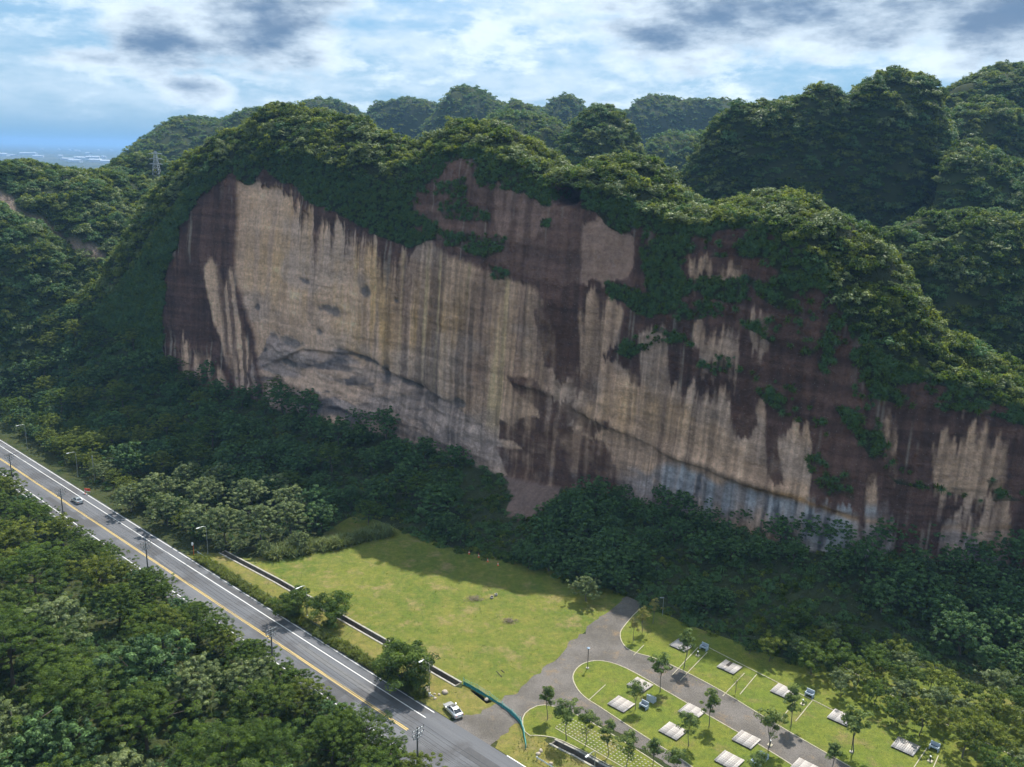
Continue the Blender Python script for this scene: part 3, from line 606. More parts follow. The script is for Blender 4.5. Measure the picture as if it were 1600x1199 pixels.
def rock_mat():
    m = mat('cliff_rock', (.3, .25, .2), .92, spec=.2); q = NT(m); at = q.attr('rock')
    a = q.noise(1.0, 5, .65, mapscale=(1.1, 1.1, .10)); b = q.noise(1.1, 8, .78); peb = q.vor(1.1)
    c = q.mix(.7, at.outputs['Color'], q.mix(q.ramp(a, .32, .68), (.84, .83, .82), (1.14, 1.14, 1.14)), 'MULTIPLY')
    c = q.mix(.9, c, q.mix(q.ramp(b, .3, .7), (.66, .65, .65), (1.30, 1.31, 1.32)), 'MULTIPLY')
    st = q.noise(1.0, 5, .6, mapscale=(.10, .10, .75)); w = q.noise(.22, 6, .7); c = q.mix(.7, c, q.mix(q.ramp(w, .33, .67), (.78, .77, .77), (1.2, 1.19, 1.18)), 'MULTIPLY')
    c = q.mix(q.ramp(peb, .10, .05), c, (.34, .30, .27))
    q.color(c); q.bump(q.math('ADD', q.math('MULTIPLY', b, .8), q.math('MULTIPLY', w, 1.2)), 1.0, 1.0); return m
ROCK = rock_mat()
cliff = link('cliff', cm, ROCK, None, 'structure')

# ------------------------------------------------------------------ background hills
HILLSOIL = mat('hill_soil', (.026, .038, .014), .95, spec=.1, var=(.04, .048, .02), scale=.05)
HILLS = []
def hill(name, sil, Y, wf, wb, zf=0.0, pw=2.2, step=4.0, drop=3.0, tilt=0.0, rocky=None):
    """ridge traced as a skyline at depth Y, with a convex front slope wf metres deep and a back slope wb deep"""
    P = np.array([atY(x, y, Y + tilt * (x - sil[0][0]) / (sil[-1][0] - sil[0][0])) for x, y in sil]); L = np.concatenate([[0], np.cumsum(np.linalg.norm(np.diff(P[:, :2], axis=0), axis=1))])
    s = np.arange(0, L[-1], step); X = np.interp(s, L, P[:, 0]); Yy = np.interp(s, L, P[:, 1]); Zr = np.maximum(gsm(np.interp(s, L, P[:, 2]), 1.2) - drop, zf + .5); nS = len(s)
    tf = np.linspace(1, 0, 34); tb = np.linspace(0, 1, 12)[1:]; R = []
    gul = fbm(s[:, None] * .02 + 3 * len(HILLS), np.array([[.5]]), 3)[:, 0]; dirf = np.array([-X / np.hypot(X, Yy), -Yy / np.hypot(X, Yy)]).T
    dirf = dirf * .35 + np.array([-.35, -.75])[None]; dirf /= np.linalg.norm(dirf, axis=1)[:, None]
    for t in tf:
        d = wf * t * (.75 + .6 * (gul - .3)); z = zf + (Zr - zf) * (1 - t ** pw); R.append(np.stack([X + dirf[:, 0] * d, Yy + dirf[:, 1] * d, z + 15 * (fbm(s * .07, np.full(nS, t * 5.0) + len(HILLS) * 3, 3) - .55) * (.25 + .75 * math.sin(math.pi * min(1, t * 1.4))) ], 1))
    for t in tb: R.append(np.stack([X - dirf[:, 0] * wb * t, Yy - dirf[:, 1] * wb * t, zf + (Zr - zf) * (1 - t ** 1.8)], 1))
    Gh = np.stack(R, 1); me = np_mesh(name, Gh.reshape(-1, 3), grid_quads(*Gh.shape[:2])[:, ::-1], True)
    o = link(name, me, HILLSOIL, None, 'structure'); HILLS.append((Gh, o)); return Gh
hl = {}
hl['left'] = hill('hill', [(-330, 250), (-200, 235), (-60, 245), (0, 246), (50, 246), (100, 256), (150, 262), (200, 268), (250, 285), (300, 330), (330, 400)], 400, 95, 80, 0, 2.6, 3.0)
hl['spur'] = hill('hill', [(-260, 330), (-60, 300), (0, 318), (60, 350), (110, 395), (160, 450), (200, 500), (230, 540)], 350, 45, 40, 0, 2.2, 2.5, 2.0)
hl['pylon'] = hill('hill', [(165, 275), (178, 245), (200, 232), (230, 234), (260, 245), (300, 260), (340, 290)], 470, 60, 60, 20, 2.2, 3.0)
hl['lback'] = hill('hill', [(215, 255), (240, 215), (265, 190), (285, 178), (310, 172), (335, 188), (360, 180), (385, 163), (415, 165), (450, 175), (520, 190)], 800, 128, 128, 20, 2.2, 5.7)
hl['tower'] = hill('hill', [(1045, 330), (1075, 268), (1100, 215), (1135, 168), (1170, 152), (1200, 152), (1240, 146), (1290, 136), (1320, 150), (1340, 132), (1370, 112), (1405, 104), (1440, 112), (1465, 142), (1482, 190), (1492, 250), (1500, 315), (1512, 360)], 360, 42, 70, 0, 3.6, 2.2)
hl['cone'] = hill('hill', [(862, 270), (885, 215), (905, 185), (930, 160), (955, 154), (975, 166), (988, 200), (1000, 250), (1030, 290)], 410, 60, 60, 10, 2.4, 2.5)
hl['mid'] = hill('hill', [(700, 230), (730, 200), (760, 180), (800, 168), (840, 172), (880, 185), (900, 215), (930, 250)], 560, 83, 83, 10, 2.4, 3.6)
hl['cup'] = hill('hill', [(1000, 260), (1020, 215), (1045, 204), (1080, 200), (1110, 206), (1150, 215), (1200, 240)], 640, 86, 86, 10, 2.4, 3.7)
hl['far1'] = hill('hill', [(420, 200), (450, 182), (520, 172), (590, 178), (660, 172), (740, 168), (820, 170), (900, 172), (985, 170), (1090, 166), (1200, 172), (1260, 185)], 1650, 330, 247, 10, 2.0, 10.0)
for k_, sil_, y_ in (('fa', [(556, 205), (578, 178), (600, 158), (630, 149), (665, 153), (688, 160), (706, 192)], 1000), ('fb', [(676, 208), (690, 168), (704, 146), (725, 135), (745, 132), (765, 141), (786, 166), (804, 205)], 880), ('fc', [(836, 205), (856, 166), (872, 150), (888, 142), (902, 147), (916, 166), (934, 205)], 940),
                     ('fd', [(972, 208), (986, 166), (1005, 150), (1030, 146), (1060, 150), (1100, 155), (1140, 151), (1172, 160), (1204, 195)], 980), ('fe', [(436, 205), (462, 170), (490, 155), (515, 149), (540, 157), (562, 172), (592, 205)], 900), ('ff', [(760, 200), (790, 165), (815, 158), (840, 162), (870, 200)], 760)):
    hl[k_] = hill('hill', sil_, y_, 90, 90, 20, 3.0, 5.0)
hl['far2'] = hill('hill', [(540, 215), (600, 190), (660, 195), (700, 178), (740, 170), (790, 155), (820, 160), (860, 172), (960, 180), (1020, 185), (1100, 180), (1180, 190)], 1150, 197, 161, 10, 2.2, 7.2)
hl['rback'] = hill('hill', [(1440, 175), (1460, 150), (1485, 130), (1520, 112), (1550, 98), (1580, 95), (1620, 98), (1700, 90), (1800, 110), (1900, 160)], 460, 80, 80, 0, 3.0, 3.0)
hl['rdome'] = hill('hill', [(1455, 260), (1470, 200), (1485, 165), (1510, 145), (1550, 138), (1580, 150), (1610, 180), (1650, 240)], 400, 50, 50, 0, 3.0, 2.5)
hl['rlow'] = hill('hill', [(1470, 250), (1490, 220), (1510, 210), (1545, 218), (1575, 235), (1600, 245), (1660, 260), (1760, 280)], 335, 50, 50, 0, 3.0, 2.5)
hl['rfront'] = hill('hill', [(1370, 370), (1395, 345), (1430, 330), (1480, 322), (1540, 322), (1600, 325), (1700, 320), (1800, 340)], 275, 48, 50, 0, 2.0, 2.2)
# ------------------------------------------------------------------ plant library
def leaf_quads(Cn, Nm, size, r, asp=.5, fold=.25):
    """folded rhombus leaves at centres Cn with normals Nm"""
    n = len(Cn); Nm = Nm / (np.linalg.norm(Nm, axis=1)[:, None] + 1e-9)
    t = r.normal(size=(n, 3)); t -= (t * Nm).sum(1)[:, None] * Nm; t /= np.linalg.norm(t, axis=1)[:, None] + 1e-9; b = np.cross(Nm, t)
    s = size * (.65 + .7 * r.random(n)); L = t * (s / 2)[:, None]; Wd = b * (s * asp / 2)[:, None]; dn = Nm * (s * fold * .3)[:, None]
    V = np.stack([Cn - L - dn, Cn + Wd, Cn + L - dn, Cn - Wd], 1).reshape(-1, 3); Q = np.arange(4 * n).reshape(n, 4); return V, Q
def clump_cloud(centres, radii, per, size, r, flat=.75, up=.45, asp=.5, hollow=.45, tiers=1.0):
    Vs, Ts = [], []
    for c, rad in zip(centres, radii):
        m_ = max(6, int(per * (.7 + .6 * r.random()))); d = r.normal(size=(m_, 3)); d /= np.linalg.norm(d, axis=1)[:, None]; d[:, 2] = np.where(d[:, 2] < -.25, -d[:, 2] * .6, d[:, 2])
        q = d * (rad * (hollow + (1 - hollow) * r.random(m_) ** .5))[:, None] * np.array([1, 1, flat]); p = c + q
        nm = d * 1.0 + np.array([0, 0, up]) + r.normal(size=(m_, 3)) * .33; V, _ = leaf_quads(p, nm, size, r, asp)
        base = .1 + .7 * r.random(); t = np.clip(base + r.normal(size=m_) * .14, 0, 1)
        Vs.append(V); Ts.append(np.repeat(t, 4))
    V = np.vstack(Vs); return V, np.arange(len(V)).reshape(-1, 4), np.concatenate(Ts)
def leaf_mesh(name, V, Q, T, m):
    me = np_mesh(name, V, Q); colattr(me, 'tint', np.repeat(T[:, None], 3, 1)); me.materials.append(m); return me
def bush_mesh(name, seed, nc, per, size, m, flat=.75, spread=1.0, asp=.5):
    r = np.random.default_rng(seed); d = r.normal(size=(nc, 3)); d /= np.linalg.norm(d, axis=1)[:, None]; d[:, 2] = np.abs(d[:, 2]) * .9 - .1
    cs = d * (.45 + .4 * r.random(nc))[:, None] * np.array([spread, spread, flat]) + np.array([0, 0, .12]); rad = .18 + .22 * r.random(nc)
    V, Q, T = clump_cloud(cs, rad, per, size, r, asp=asp); return leaf_mesh(name, V, Q, T, m)
def tree_meshes(name, seed, H, R, cb, nc, per, size, m, flat=.7, crad=(.16, .30), asp=.5, bark=BARK, tr=.022, lean=.04, top=.95, umbrella=0.0, nl=7, cflat=.7):
    """trunk with limbs, and a crown of leaf clumps; H height, R crown radius, cb crown base height fraction"""
    r = np.random.default_rng(seed); cs, rad = [], []
    mid = np.array([0, 0, H * (cb + top) / 2]); hh = H * (top - cb) / 2
    while len(cs) < nc:
        d = r.normal(size=3); d /= np.linalg.norm(d); k = r.random() ** .4
        if d[2] < -.2 and r.random() < .6: continue
        lob = 1 + .32 * math.sin(3 * math.atan2(d[1], d[0]) + seed) + .2 * math.sin(5 * math.atan2(d[1], d[0]) + 2 * seed)
        p = mid + d * k * np.array([R * lob, R * lob, hh]); p[2] -= umbrella * hh * (np.hypot(p[0], p[1]) / R) ** 2
        cs.append(p); rad.append(R * (crad[0] + (crad[1] - crad[0]) * r.random()))
    cs = np.array(cs); V, Q, T = clump_cloud(cs, rad, per, size, r, flat=cflat, asp=asp)
    crown = leaf_mesh(name + '_crown', V, Q, T, m)
    t = MB(); lx, ly = r.normal(size=2) * lean * H; th = H * (cb + .35 * (top - cb)); base = H * tr
    pts = [(lx * k ** 2 + .02 * H * math.sin(5 * k + seed), ly * k ** 2, th * k) for k in np.linspace(0, 1, 6)]; t.tube([(0, 0, -.3)] + pts, [base * 1.5] + [base * (1.15 - .7 * k) for k in np.linspace(0, 1, 6)], 7)
    for i in range(min(nl, nc)):
        c = cs[int(i * nc / nl) % nc]; k = .45 + .5 * r.random(); s_ = Vector((lx * k ** 2 + .02 * H * math.sin(5 * k + seed), ly * k ** 2, th * k)); e = Vector(c); mm = s_.lerp(e, .55) + Vector((0, 0, .06 * H))
        t.tube([s_, mm, e], [base * .5, base * .32, base * .12], 5)
    return t.mesh(name + '_trunk', True), crown, bark
T_ = {}
def tdef(k, *a, **kw): T_[k] = tree_meshes(k, *a, **kw)
for i, (h, r_) in enumerate(((11, 6.2), (10, 5.6), (12, 6.8))): tdef(f'feather{i}', 11 + i, h, r_, .36, 230, 66, .33, L_FOREST, flat=.5, crad=(.065, .125), asp=.42, umbrella=.35, cflat=.4)
for i, (h, r_) in enumerate(((10, 5.2), (11, 5.8))): tdef(f'olive{i}', 31 + i, h, r_, .24, 200, 64, .32, L_OLIVE, crad=(.07, .135), asp=.45, cflat=.6)
for i, (h, r_) in enumerate(((11.5, 6.0), (12.5, 6.6), (10.5, 5.6))): tdef(f'deep{i}', 51 + i, h, r_, .1, 220, 60, .42, L_DEEP, crad=(.07, .13), asp=.55, cflat=.65)
for i, (h, r_) in enumerate(((10.5, 5.6), (9.5, 5.2))): tdef(f'pale{i}', 71 + i, h, r_, .18, 190, 60, .42, L_PALE, crad=(.07, .135), asp=.55, bark=BARK2, cflat=.55)
for i, (h, r_) in enumerate(((6, 2.6), (5.2, 2.9), (6.4, 2.8))): tdef(f'scrub{i}', 91 + i, h, r_, .25, 70, 52, .3, (L_PALE, L_FOREST, L_OLIVE)[i], crad=(.12, .22), asp=.5, bark=BARK2, lean=.12, tr=.014)
for i in range(5): tdef(f'young{i}', 111 + i, 6.0, .1 + 1.1 + .15 * (i % 3), .36, 34, 56, .25, L_PARK, crad=(.26, .46), asp=.55, bark=BARK2, tr=.0095, lean=.03, nl=6)
tdef('sapling', 131, 2.6, .5, .35, 9, 20, .2, L_PARK, crad=(.3, .5), bark=BARK2, tr=.012, nl=4)
tdef('bare', 132, 4.3, .85, .42, 12, 13, .2, L_OLIVE, crad=(.3, .5), bark=BARK2, tr=.011, nl=8)
for i in range(2): tdef(f'gold{i}', 141 + i, 6.2, 1.3, .38, 26, 36, .26, L_YEL, crad=(.24, .42), bark=BARK2, tr=.01, nl=6)
tdef('round0', 151, 6.4, 3.7, .06, 110, 100, .34, L_FOREST, crad=(.16, .28), asp=.4, nl=9)
tdef('round1', 152, 6.6, 4.1, .08, 95, 115, .34, L_FOREST, crad=(.16, .28), asp=.45, nl=9)
TREES = []
def tree(kind, x, y, z, s, rz, label, group, name='tree', sz=1.0):
    tm, cm_, bk = T_[kind]; o = empty(name, (x, y, z), rz); o.scale = (s, s, s * sz)
    if not tm.materials: tm.materials.append(bk)
    link('trunk', tm, None, o); link('crown', cm_, None, o); tag(o, label, 'tree', group); TREES.append((x, y, 4 * s)); return o

PROTO = {}
def proto(k, me): o = bpy.data.objects.new(k, me); PROTO[k] = o; return o        # source shapes for the uncountable growth only
for i, m_ in enumerate((L_FOREST, L_OLIVE, L_PALE, L_FOREST, L_DEEP)): proto(f'b{i}', bush_mesh(f'shrub{i}', 200 + i, 16, 40, .15, m_))
for i, m_ in enumerate((L_FOREST, L_DEEP, L_OLIVE)): proto(f'f{i}', bush_mesh(f'farcrown{i}', 220 + i, 11, 24, .21, m_, flat=.9))
def tuft_mesh(name, seed, n, L, w, m, droop=.9):
    r = np.random.default_rng(seed); V = []; T = []
    for i in range(n):
        a = r.random() * 6.283; o = np.array([math.cos(a), math.sin(a), 0]) ; l = L * (.5 + .7 * r.random()); p0 = o * .25 * r.random(); side = np.array([-o[1], o[0], 0]) * w
        k = .25 + .55 * r.random(); p1 = p0 + o * l * .4 * k + np.array([0, 0, l * .65]); p2 = p0 + o * l * (.9 * k + .1) + np.array([0, 0, l * (1 - droop * k)])
        V += [p0 - side, p0 + side, p1 + side * .8, p1 - side * .8, p1 - side * .8, p1 + side * .8, p2 + side * .15, p2 - side * .15]; T += [.2 + .6 * r.random()] * 8
    V = np.array(V); return leaf_mesh(name, V, np.arange(len(V)).reshape(-1, 4), np.array(T), m)
for i, m_ in enumerate((L_DEEP, L_FOREST)): proto(f't{i}', tuft_mesh(f'fern_tuft{i}', 240 + i, 60, 1.0, .05, m_))
for i, m_ in enumerate((L_GRASS, L_OLIVE)): proto(f'g{i}', tuft_mesh(f'grass_tuft{i}', 250 + i, 46, 1.0, .035, m_, .5))
proto('reed', tuft_mesh('reed_tuft', 260, 40, 1.0, .03, L_PALE, .35))

def growth(name, P, scl, idx, keys, label, rot=None, zs=None):
    """one body of uncountable plants: points carrying instances of the shrub shapes"""
    n = len(P); me = bpy.data.meshes.new(name); me.vertices.add(n); me.vertices.foreach_set('co', np.asarray(P, np.float32).ravel())
    if rot is None: rot = np.column_stack([rng.normal(size=n) * .18, rng.normal(size=n) * .18, rng.random(n) * 6.283])
    sc = np.column_stack([scl, scl, scl * (zs if zs is not None else .8 + .45 * rng.random(n))])
    for nm, tp, fld, d in (('rot', 'FLOAT_VECTOR', 'vector', rot), ('scl', 'FLOAT_VECTOR', 'vector', sc), ('idx', 'INT', 'value', idx)):
        a = me.attributes.new(nm, tp, 'POINT'); a.data.foreach_set(fld, np.ascontiguousarray(d, np.int32 if tp == 'INT' else np.float32).ravel())
    o = link(name, me); tag(o, label, 'vegetation', None, 'stuff')
    t = bpy.data.node_groups.new(name + '_scatter', 'GeometryNodeTree'); t.interface.new_socket('Geometry', in_out='INPUT', socket_type='NodeSocketGeometry'); t.interface.new_socket('Geometry', in_out='OUTPUT', socket_type='NodeSocketGeometry')
    gi = t.nodes.new('NodeGroupInput'); go = t.nodes.new('NodeGroupOutput'); io = t.nodes.new('GeometryNodeInstanceOnPoints'); jn = t.nodes.new('GeometryNodeJoinGeometry')
    for k in keys[::-1]:
        oi = t.nodes.new('GeometryNodeObjectInfo'); oi.inputs['Object'].default_value = PROTO[k]; oi.inputs['As Instance'].default_value = True; t.links.new(oi.outputs['Geometry'], jn.inputs[0])
    def at(nm, tp):
        a = t.nodes.new('GeometryNodeInputNamedAttribute'); a.data_type = tp; a.inputs[0].default_value = nm; return a.outputs[0]
    t.links.new(gi.outputs[0], io.inputs['Points']); t.links.new(jn.outputs[0], io.inputs['Instance']); io.inputs['Pick Instance'].default_value = True
    t.links.new(at('idx', 'INT'), io.inputs['Instance Index']); t.links.new(at('rot', 'FLOAT_VECTOR'), io.inputs['Rotation']); t.links.new(at('scl', 'FLOAT_VECTOR'), io.inputs['Scale'])
    t.links.new(io.outputs[0], go.inputs[0]); o.modifiers.new('scatter', 'NODES').node_group = t; return o
def sample_grid(Gr, dens, mask=None):
    """area-weighted random points on a structured surface; returns points, normals, fractional indices"""
    a, b, c, d = Gr[:-1, :-1], Gr[1:, :-1], Gr[1:, 1:], Gr[:-1, 1:]; nn = np.cross(c - a, d - b); ar = np.linalg.norm(nn, axis=2) / 2
    w = ar * (mask[:-1, :-1] if mask is not None else 1.0); n = int(w.sum() * dens); pr = (w / w.sum()).ravel(); k = rng.choice(w.size, n, p=pr); i, j = np.divmod(k, w.shape[1]); u, v = rng.random((2, n))
    P = (a[i, j] * ((1 - u) * (1 - v))[:, None] + b[i, j] * (u * (1 - v))[:, None] + c[i, j] * (u * v)[:, None] + d[i, j] * ((1 - u) * v)[:, None]); nv = nn[i, j] / (np.linalg.norm(nn[i, j], axis=1)[:, None] + 1e-9)
    nv = np.where(nv[:, 2:] < 0, -nv, nv); return P, nv, i, j

# growth over the massif: crest thicket, back slope, ledges on the face, apron
vis = (PX > -260) & (PX < 1760)
capm = np.zeros_like(Z); capm[:, nT + nF - 4:nT + nF + nC + 5] = 1; capm[:, nT + nF + nC + 5:] = .25; capm *= vis
P, nv, i, j = sample_grid(G, .36, capm); n = len(P)
sc = 1.15 + 3.0 * rng.random(n) ** 2.2; idx = rng.choice(5, n, p=[.22, .40, .22, .10, .06])
growth('crest_thicket', P - np.array([0, 0, .5]), sc, idx, [f'b{k}' for k in range(5)], 'sunlit thicket of shrubs and small trees covering the crest of the cliff')
vm = veg * isF[None] * (PX > -200) * (PX < 1700); P, nv, i, j = sample_grid(G, 1.7, vm); n = len(P)
out = np.array([-NB[0], -NB[1], .6]); out /= np.linalg.norm(out); q_ = Vector((0, 0, 1)).rotation_difference(Vector(out))
rot = np.array([(q_ @ Matrix.Rotation(a, 3, 'Z').to_quaternion()).to_euler() for a in rng.random(n) * 6.283]) + rng.normal(size=(n, 3)) * .15
idx = rng.choice(4, n, p=[.40, .34, .16, .10]); lft = proj(P)[0] < 330
sc = np.where(idx < 2, .6 + .9 * rng.random(n), .4 + .9 * rng.random(n) ** 2) * np.where(lft, 1.6, 1.0)
growth('ledge_growth', P, sc, idx, ['t0', 't1', 'b4', 'b0'], 'dark ferns and shrubs hanging on the ledges of the cliff face', rot)
tm_ = np.zeros_like(Z); tm_[:, :nT] = 1; tm_ *= vis; tm_[:, :nT] *= ~scree; P, nv, i, j = sample_grid(G, .30, tm_); n = len(P)
growth('apron_thicket', P - np.array([0, 0, .3]), np.where(proj(P)[0] < 330, 1.6, .8) + 1.6 * rng.random(n) ** 2, rng.choice(4, n, p=[.45, .25, .15, .15]), ['b4', 'b0', 't0', 'b1'], 'dark undergrowth on the apron of soil along the foot of the cliff')
HL = {'left': .26, 'spur': .32, 'pylon': .2, 'lback': .07, 'tower': .27, 'cone': .2, 'mid': .12, 'cup': .10, 'fa': .06, 'fb': .07, 'fc': .07, 'fd': .06, 'fe': .07, 'ff': .08, 'far1': .026, 'far2': .04, 'rback': .16, 'rdome': .2, 'rlow': .22, 'rfront': .26}
HLAB = {'fa': 'hazy forest on the flat-topped hill left of the highest skyline dome', 'fb': 'hazy forest on the highest dome of the centre skyline', 'fc': 'hazy forest on the small pointed hill of the centre skyline', 'fd': 'hazy forest on the long flat-topped hill beside the towering hill', 'fe': 'hazy forest on the hill peeping over the first dome of the crest', 'ff': 'forest on the little hill in front of the highest skyline dome', 'left': 'thick woodland on the hill across the valley, left of the cliff', 'spur': 'lit shrubs on the low spur below the wooded hill left of the cliff', 'pylon': 'dark woodland on the small hill that carries the lattice pylon', 'lback': 'bluish woodland on the hill rising behind the lattice pylon', 'tower': 'dark forest on the steep towering hill right behind the cliff', 'cone': 'forest on the cone-shaped hill behind the middle of the crest', 'mid': 'forest on the rounded hill behind the second dome of the crest', 'cup': 'forest on the low hill between the cone-shaped and the towering hill', 'far1': 'blue hazy forest on the farthest ridge on the skyline', 'far2': 'hazy forest on the ridge in front of the farthest skyline ridge', 'rback': 'forest on the tall hill behind the towering one, with bare trees on top', 'rdome': 'forest on the dome-shaped hill right of the towering hill', 'rlow': 'shaded forest on the low hill at the foot of the dome-shaped hill', 'rfront': 'forest slope just behind the descending right end of the cliff crest'}
for k, (Gh, o) in zip(hl, HILLS):
    mk = np.zeros(Gh.shape[:2]); mk[:, :38] = 1; hx, hy = proj(Gh.reshape(-1, 3)); hx = hx.reshape(mk.shape); mk *= (hx > -120) & (hx < 1720)
    if k == 'left':
        hy = hy.reshape(mk.shape); bare = inpoly(hx + 14 * (fbm(hx * .05, hy * .05, 2) - .5), hy + 20 * (fbm(hx * .04, hy * .04 + 9, 2) - .5), [(-60, 290), (10, 300), (30, 330), (70, 350), (150, 385), (180, 405), (150, 410), (80, 375), (30, 350), (20, 400), (40, 480), (-60, 500)]); mk *= ~bare
        o.data.materials.clear(); o.data.materials.append(ROCK); cc = np.where(bare[..., None], np.array([.21, .16, .13]) * (.7 + .6 * fbm(hx * .05, hy * .01, 3))[..., None], np.array([.03, .042, .016])); colattr(o.data, 'rock', cc.reshape(-1, 3))
    P, nv, i, j = sample_grid(Gh, HL[k], mk); n = len(P); dist = Gh[0, 0, 1]; far = dist > 440
    sc = (1.4 + 3.4 * rng.random(n) ** 2.2) * (1.0 if dist < 440 else 1.2 if dist < 700 else 1.2 if dist < 1000 else 1.5)
    growth('hill_forest', P - np.array([0, 0, .6]), sc, rng.choice(3 if far else 4, n, p=[.4, .35, .25] if far else [.4, .2, .25, .15]), ['f0', 'f1', 'f2'] if far else ['b0', 'b1', 'b4', 'b2'], HLAB[k])
# ------------------------------------------------------------------ trees as individuals
def pxpoly_world(poly): return [tuple(g(x, y)[:2]) for x, y in poly]
def scatter(poly, dmin, cap, avoid=(), tries=6000, seed=1):
    r = np.random.default_rng(seed); W_ = np.array(pxpoly_world(poly)); lo, hi = W_.min(0), W_.max(0); out = []
    for _ in range(tries):
        p = lo + (hi - lo) * r.random(2)
        if not inpoly(np.array(p[0]), np.array(p[1]), [tuple(w) for w in W_]): continue
        X, Y = proj((p[0], p[1], ground_z(*p)))
        if any(inpoly(np.array(X), np.array(Y), a) for a in avoid): continue
        if all((p[0] - q[0]) ** 2 + (p[1] - q[1]) ** 2 > dmin ** 2 for q in out): out.append(p)
        if len(out) >= cap: break
    return out
def ro(p): v = np.array(p) - RA; return float(v @ RN)
# wood on the far side of the road from the meadow
WOODL = {'feather': 'feathery spreading tree in the wood across the road from the meadow', 'olive': 'yellowish green bushy tree in the wood across the road from the meadow', 'deep': 'dark broad-leaved tree in the wood across the road from the meadow', 'pale': 'pale grey-green tree in the wood across the road from the meadow'}
WOODE = {k: v.replace('in the wood across the road from the meadow', 'in the row edging the road opposite the verge') for k, v in WOODL.items()}
r = np.random.default_rng(5)
for p in scatter([(-140, 755), (0, 785), (60, 818), (170, 890), (300, 978), (400, 1050), (500, 1120), (600, 1190), (690, 1255), (600, 1420), (-300, 1420), (-300, 800)], 8.0, 76, seed=3, tries=20000):
    o = -ro(p); k = r.choice(['feather0', 'feather1', 'feather2', 'olive0', 'feather2', 'deep2', 'feather1', 'pale1', 'feather0']); s = np.interp(o, [8, 14, 24, 40], [.62, .85, 1.12, 1.25]) * (.82 + .36 * r.random())
    if o < 8.2: continue
    tree(k, p[0], p[1], 0, s, r.random() * 6.283, WOODL[k[:-1]], 'woodland trees across the road from the meadow: ' + k[:-1])
for i, s_ in enumerate(np.arange(-46, 156, 5.2)):
    k = r.choice(['feather0', 'feather1', 'olive0', 'feather2', 'deep2']); p = rp(s_ + r.normal() * 1.2, -(8.6 + 1.8 * r.random() + (1.2 if s_ < 40 else 0)))
    tree(k, p[0], p[1], 0, .46 + .26 * r.random(), r.random() * 6.28, WOODE[k[:-1]], 'roadside row of the wood: ' + k[:-1])
# a few tall ones leaning out over the lane
for x, y, k, s in ((255, 1018, 'olive1', .9), (205, 980, 'feather1', .62), (520, 1195, 'feather0', .8), (592, 1240, 'feather1', .8), (390, 1080, 'olive0', .5), (110, 900, 'feather1', .66), (10, 860, 'olive0', .7)):
    p = g(x, y); tree(k, p[0], p[1], 0, s, r.random() * 6.28, WOODL[k[:-1]], 'woodland trees across the road from the meadow: ' + k[:-1])
# forest between the road and the cliff
FORL = {'deep': 'dark broad-leaved tree in the shaded forest along the foot of the cliff', 'feather': 'feathery tree in the forest between the road and the foot of the cliff', 'olive': 'yellowish bushy tree in the forest between the road and the foot of the cliff', 'pale': 'pale large-leaved tree in the sunlit grove between road and meadow'}
def zone(x, s):
    X = proj((x[0], x[1], 0))[0]; sz = 'tall ' if s > .78 else 'low ' if s < .6 else ''
    pl = 'below the vegetated end of the cliff' if X < 330 else 'between the sunlit grove and the cliff' if X < 560 else 'between the top of the meadow and the debris fan' if X < 800 else 'between the debris fan and the gravel path' if X < 1060 else 'between the park lawn and the blue-grey foot of the cliff' if X < 1330 else 'behind the scrub thicket'
    return sz + '%s ' + pl
for s_ in np.arange(-75, 48, 6.0):
    k = r.choice(['olive0', 'olive1', 'pale1', 'deep2']); p = rp(s_ + r.normal(), 13.5 + 1.5 * r.random()); tree(k, p[0], p[1], 0, .45 + .22 * r.random(), r.random() * 6.28, 'bushy tree in the row edging the road opposite the roadside wood', 'row edging the road below the cliff')
clear = [(560, 845), (640, 818), (700, 842), (800, 890), (700, 960), (430, 900), (480, 862)]
track = [(745, 725), (885, 745), (860, 810), (825, 850), (800, 885), (740, 872), (740, 800)]
for p in scatter([(-120, 640), (0, 612), (140, 596), (260, 628), (400, 668), (560, 715), (700, 765), (770, 790), (760, 830), (735, 862), (690, 845), (635, 815), (560, 835), (500, 850), (470, 800), (330, 770), (200, 742), (110, 722), (50, 690), (0, 668), (-120, 620)], 6.2, 130, [clear, track], tries=30000, seed=8):
    if ro(p) < 11: continue
    X, Y = proj((p[0], p[1], 0)); lit = X < 330
    k = r.choice(['olive0', 'olive1', 'deep2', 'feather0', 'deep0', 'feather1'] if lit else ['deep0', 'deep1', 'deep2', 'deep0', 'feather2']); s = (.52 + .4 * r.random()) * (1.15 if X < 330 else 1.0) * (1.0 if ro(p) > 16 else .8)
    lb = zone(p, s) % {'deep': 'dark broad-leaved tree', 'feather': 'feathery tree', 'olive': 'yellowish bushy tree'}[k[:-1]]; tree(k, p[0], p[1], ground_z(*p) - .1, s, r.random() * 6.28, lb, lb + ' group')
for x, y, s in ((205, 800, .85), (262, 822, .95), (312, 838, .9), (352, 850, .95), (408, 850, 1.0), (455, 842, .98), (245, 788, .95), (318, 800, .95), (390, 806, 1.0), (455, 808, .95), (300, 768, .85), (350, 775, .9), (430, 785, .9), (470, 862, .6), (372, 866, .5), (345, 862, .45), (410, 868, .45)):
    p = g(x, y); k = r.choice(['pale0', 'pale1']); tree(k, p[0], p[1], 0, s * (1.02 if s > .7 else .85), r.random() * 6.28, FORL['pale'], 'pale trees of the sunlit grove')
park_open = [(940, 960), (1000, 915), (1050, 885), (1075, 885), (1062, 925), (1010, 960), (1200, 975), (1300, 1010), (1000, 1100), (850, 1000)]
